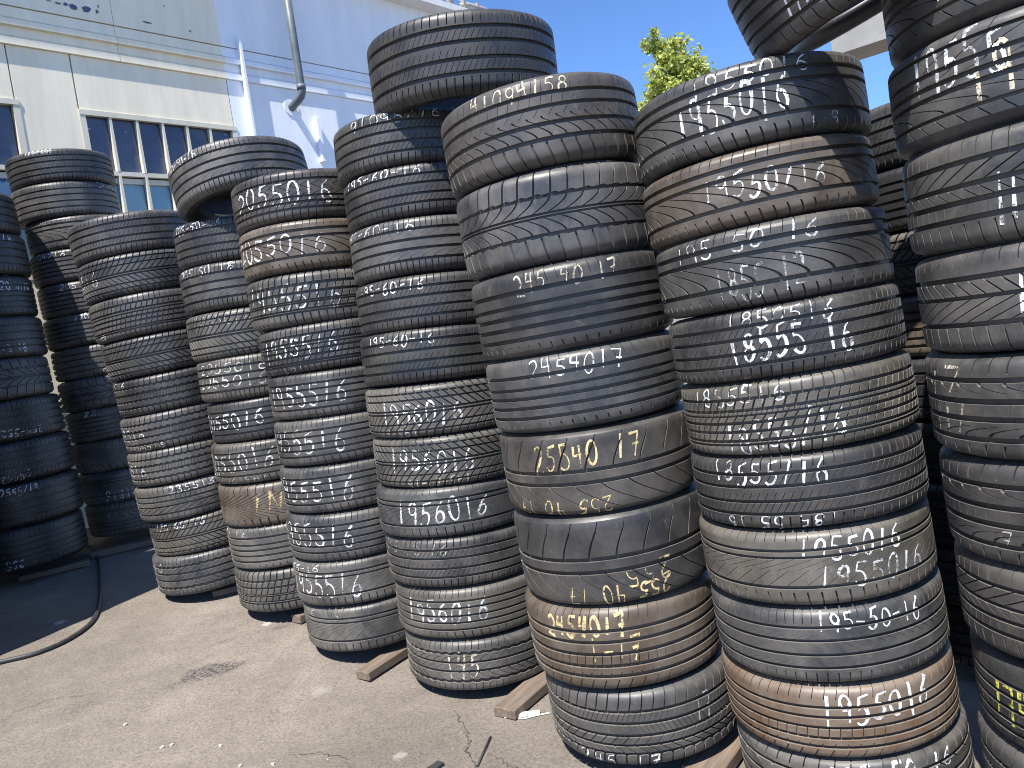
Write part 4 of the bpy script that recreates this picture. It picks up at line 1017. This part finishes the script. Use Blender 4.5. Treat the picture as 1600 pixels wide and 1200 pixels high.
# ------------------------------------------------------------------ canopy with grey steel beam behind the right hand stacks
CE = Vector((-.77, .64, 0)).normalized(); CN = Vector((CE.y, -CE.x, 0))     # along the row / away from the camera
def cp(e, n_, z): return CE * e + CN * n_ + ZV * z
can = empty('steel_frame', cp(-.4, 3.7, 0))
tag(can, 'grey steel beam on posts behind the tilted tyre and the right edge stack', 'steel frame')
def cpart(mb, name, mat, bevel=0):
    o = mb.build(name, mat, None, bevel); o.parent = can; o.matrix_parent_inverse = Matrix.Translation(-can.location); return o
mb = MB(); mb.box(cp(-2.2, 3.6, 2.44), CE, CN, ZV, 3.15, .012, .22); cpart(mb, 'beam_web', M['steel'])
mb = MB(); mb.box(cp(-2.2, 3.592, 2.428), CE, CN, ZV, 3.15, .20, .012); cpart(mb, 'beam_flange', M['steel'])
mb = MB(); mb.box(cp(-2.2, 3.592, 2.66), CE, CN, ZV, 3.15, .20, .012); cpart(mb, 'beam_flange', M['steel'])
for e in (-.75, -2.1):
    p = cp(e, 3.70, 0); mb = MB(); mb.box(cp(e, 3.66, G(p.x, p.y) - .02), CE, CN, ZV, .09, .09, 2.446 - G(p.x, p.y)); cpart(mb, 'post', M['steel'])

# ------------------------------------------------------------------ tree beyond the yard
def tree():
    q = random.Random(21)
    DT = 15.0
    root = empty('street_tree', (4.6, 14.6, G(4.6, 14.6)))
    tag(root, 'bright yellow green leafy tree standing behind the stacks against the sky', 'tree')
    b0 = Vector((4.6, 14.6, G(4.6, 14.6) - .05))
    LOC = lambda v: Vector(v) - root.location
    mb = MB()
    forks = [Vector((4.55, 14.6, 2.6)), Vector((4.4, 14.55, 3.8))]
    mb.tube([LOC(b0), LOC(Vector((4.58, 14.6, 1.4))), LOC(forks[0]), LOC(forks[1])], [.17, .14, .11, .07], 10)
    mb.build('trunk', M['bark'], root)
    clumps = [((3.56, 14.55, 6.38), .17), ((3.66, 14.5, 6.10), .24), ((3.85, 14.5, 5.92), .36), ((3.48, 14.5, 5.72), .32), ((4.18, 14.6, 5.80), .30), ((3.75, 14.5, 5.50), .5), ((4.36, 14.7, 5.93), .09), ((4.20, 14.6, 5.45), .5), ((3.45, 14.5, 5.35), .42),
              ((4.6, 14.7, 5.1), .6), ((4.0, 14.4, 4.8), .65), ((5.1, 14.8, 4.8), .6), ((4.7, 15.0, 5.5), .4), ((5.0, 14.4, 4.3), .6), ((3.6, 14.8, 4.6), .5)]
    for c, r in clumps:
        c = Vector(c); s = forks[1] if q.random() < .6 else forks[0]
        mid = s.lerp(c, .5) + Vector((q.uniform(-.1, .1), q.uniform(-.1, .1), q.uniform(0, .15)))
        m2 = MB(); m2.tube([LOC(s), LOC(mid), LOC(c)], [.04, .025, .008], 6); m2.build('limb', M['bark'], root)
    V_, F_ = [], []
    for c, r in clumps:
        subs = [(Vector(c) + Vector((q.gauss(0, 1), q.gauss(0, 1), q.gauss(0, 1))) * r * .5, r * q.uniform(.25, .5)) for _ in range(9)]
        for k in range(int(4400 * r ** 1.5) + 40):
            sc_, sr_ = subs[q.randrange(9)]
            p = sc_ + Vector((q.gauss(0, 1), q.gauss(0, 1), q.gauss(0, 1))) * sr_ * .55
            d = Vector((q.gauss(0, 1), q.gauss(0, 1), q.gauss(-.3, .8))).normalized(); s = d.cross(Vector((q.gauss(0, 1), q.gauss(0, 1), q.gauss(0, 1)))).normalized()
            l = q.uniform(.06, .12); w_ = l * .32; b = len(V_); p = LOC(p)
            V_ += [p, p + d * l * .5 + s * w_, p + d * l, p + d * l * .5 - s * w_]; F_.append((b, b + 1, b + 2, b + 3))
    me = bpy.data.meshes.new('crown'); me.from_pydata([tuple(v) for v in V_], [], F_); me.update()
    link('crown', me, root, M['leaf'])
tree()
bpy.context.view_layer.update()
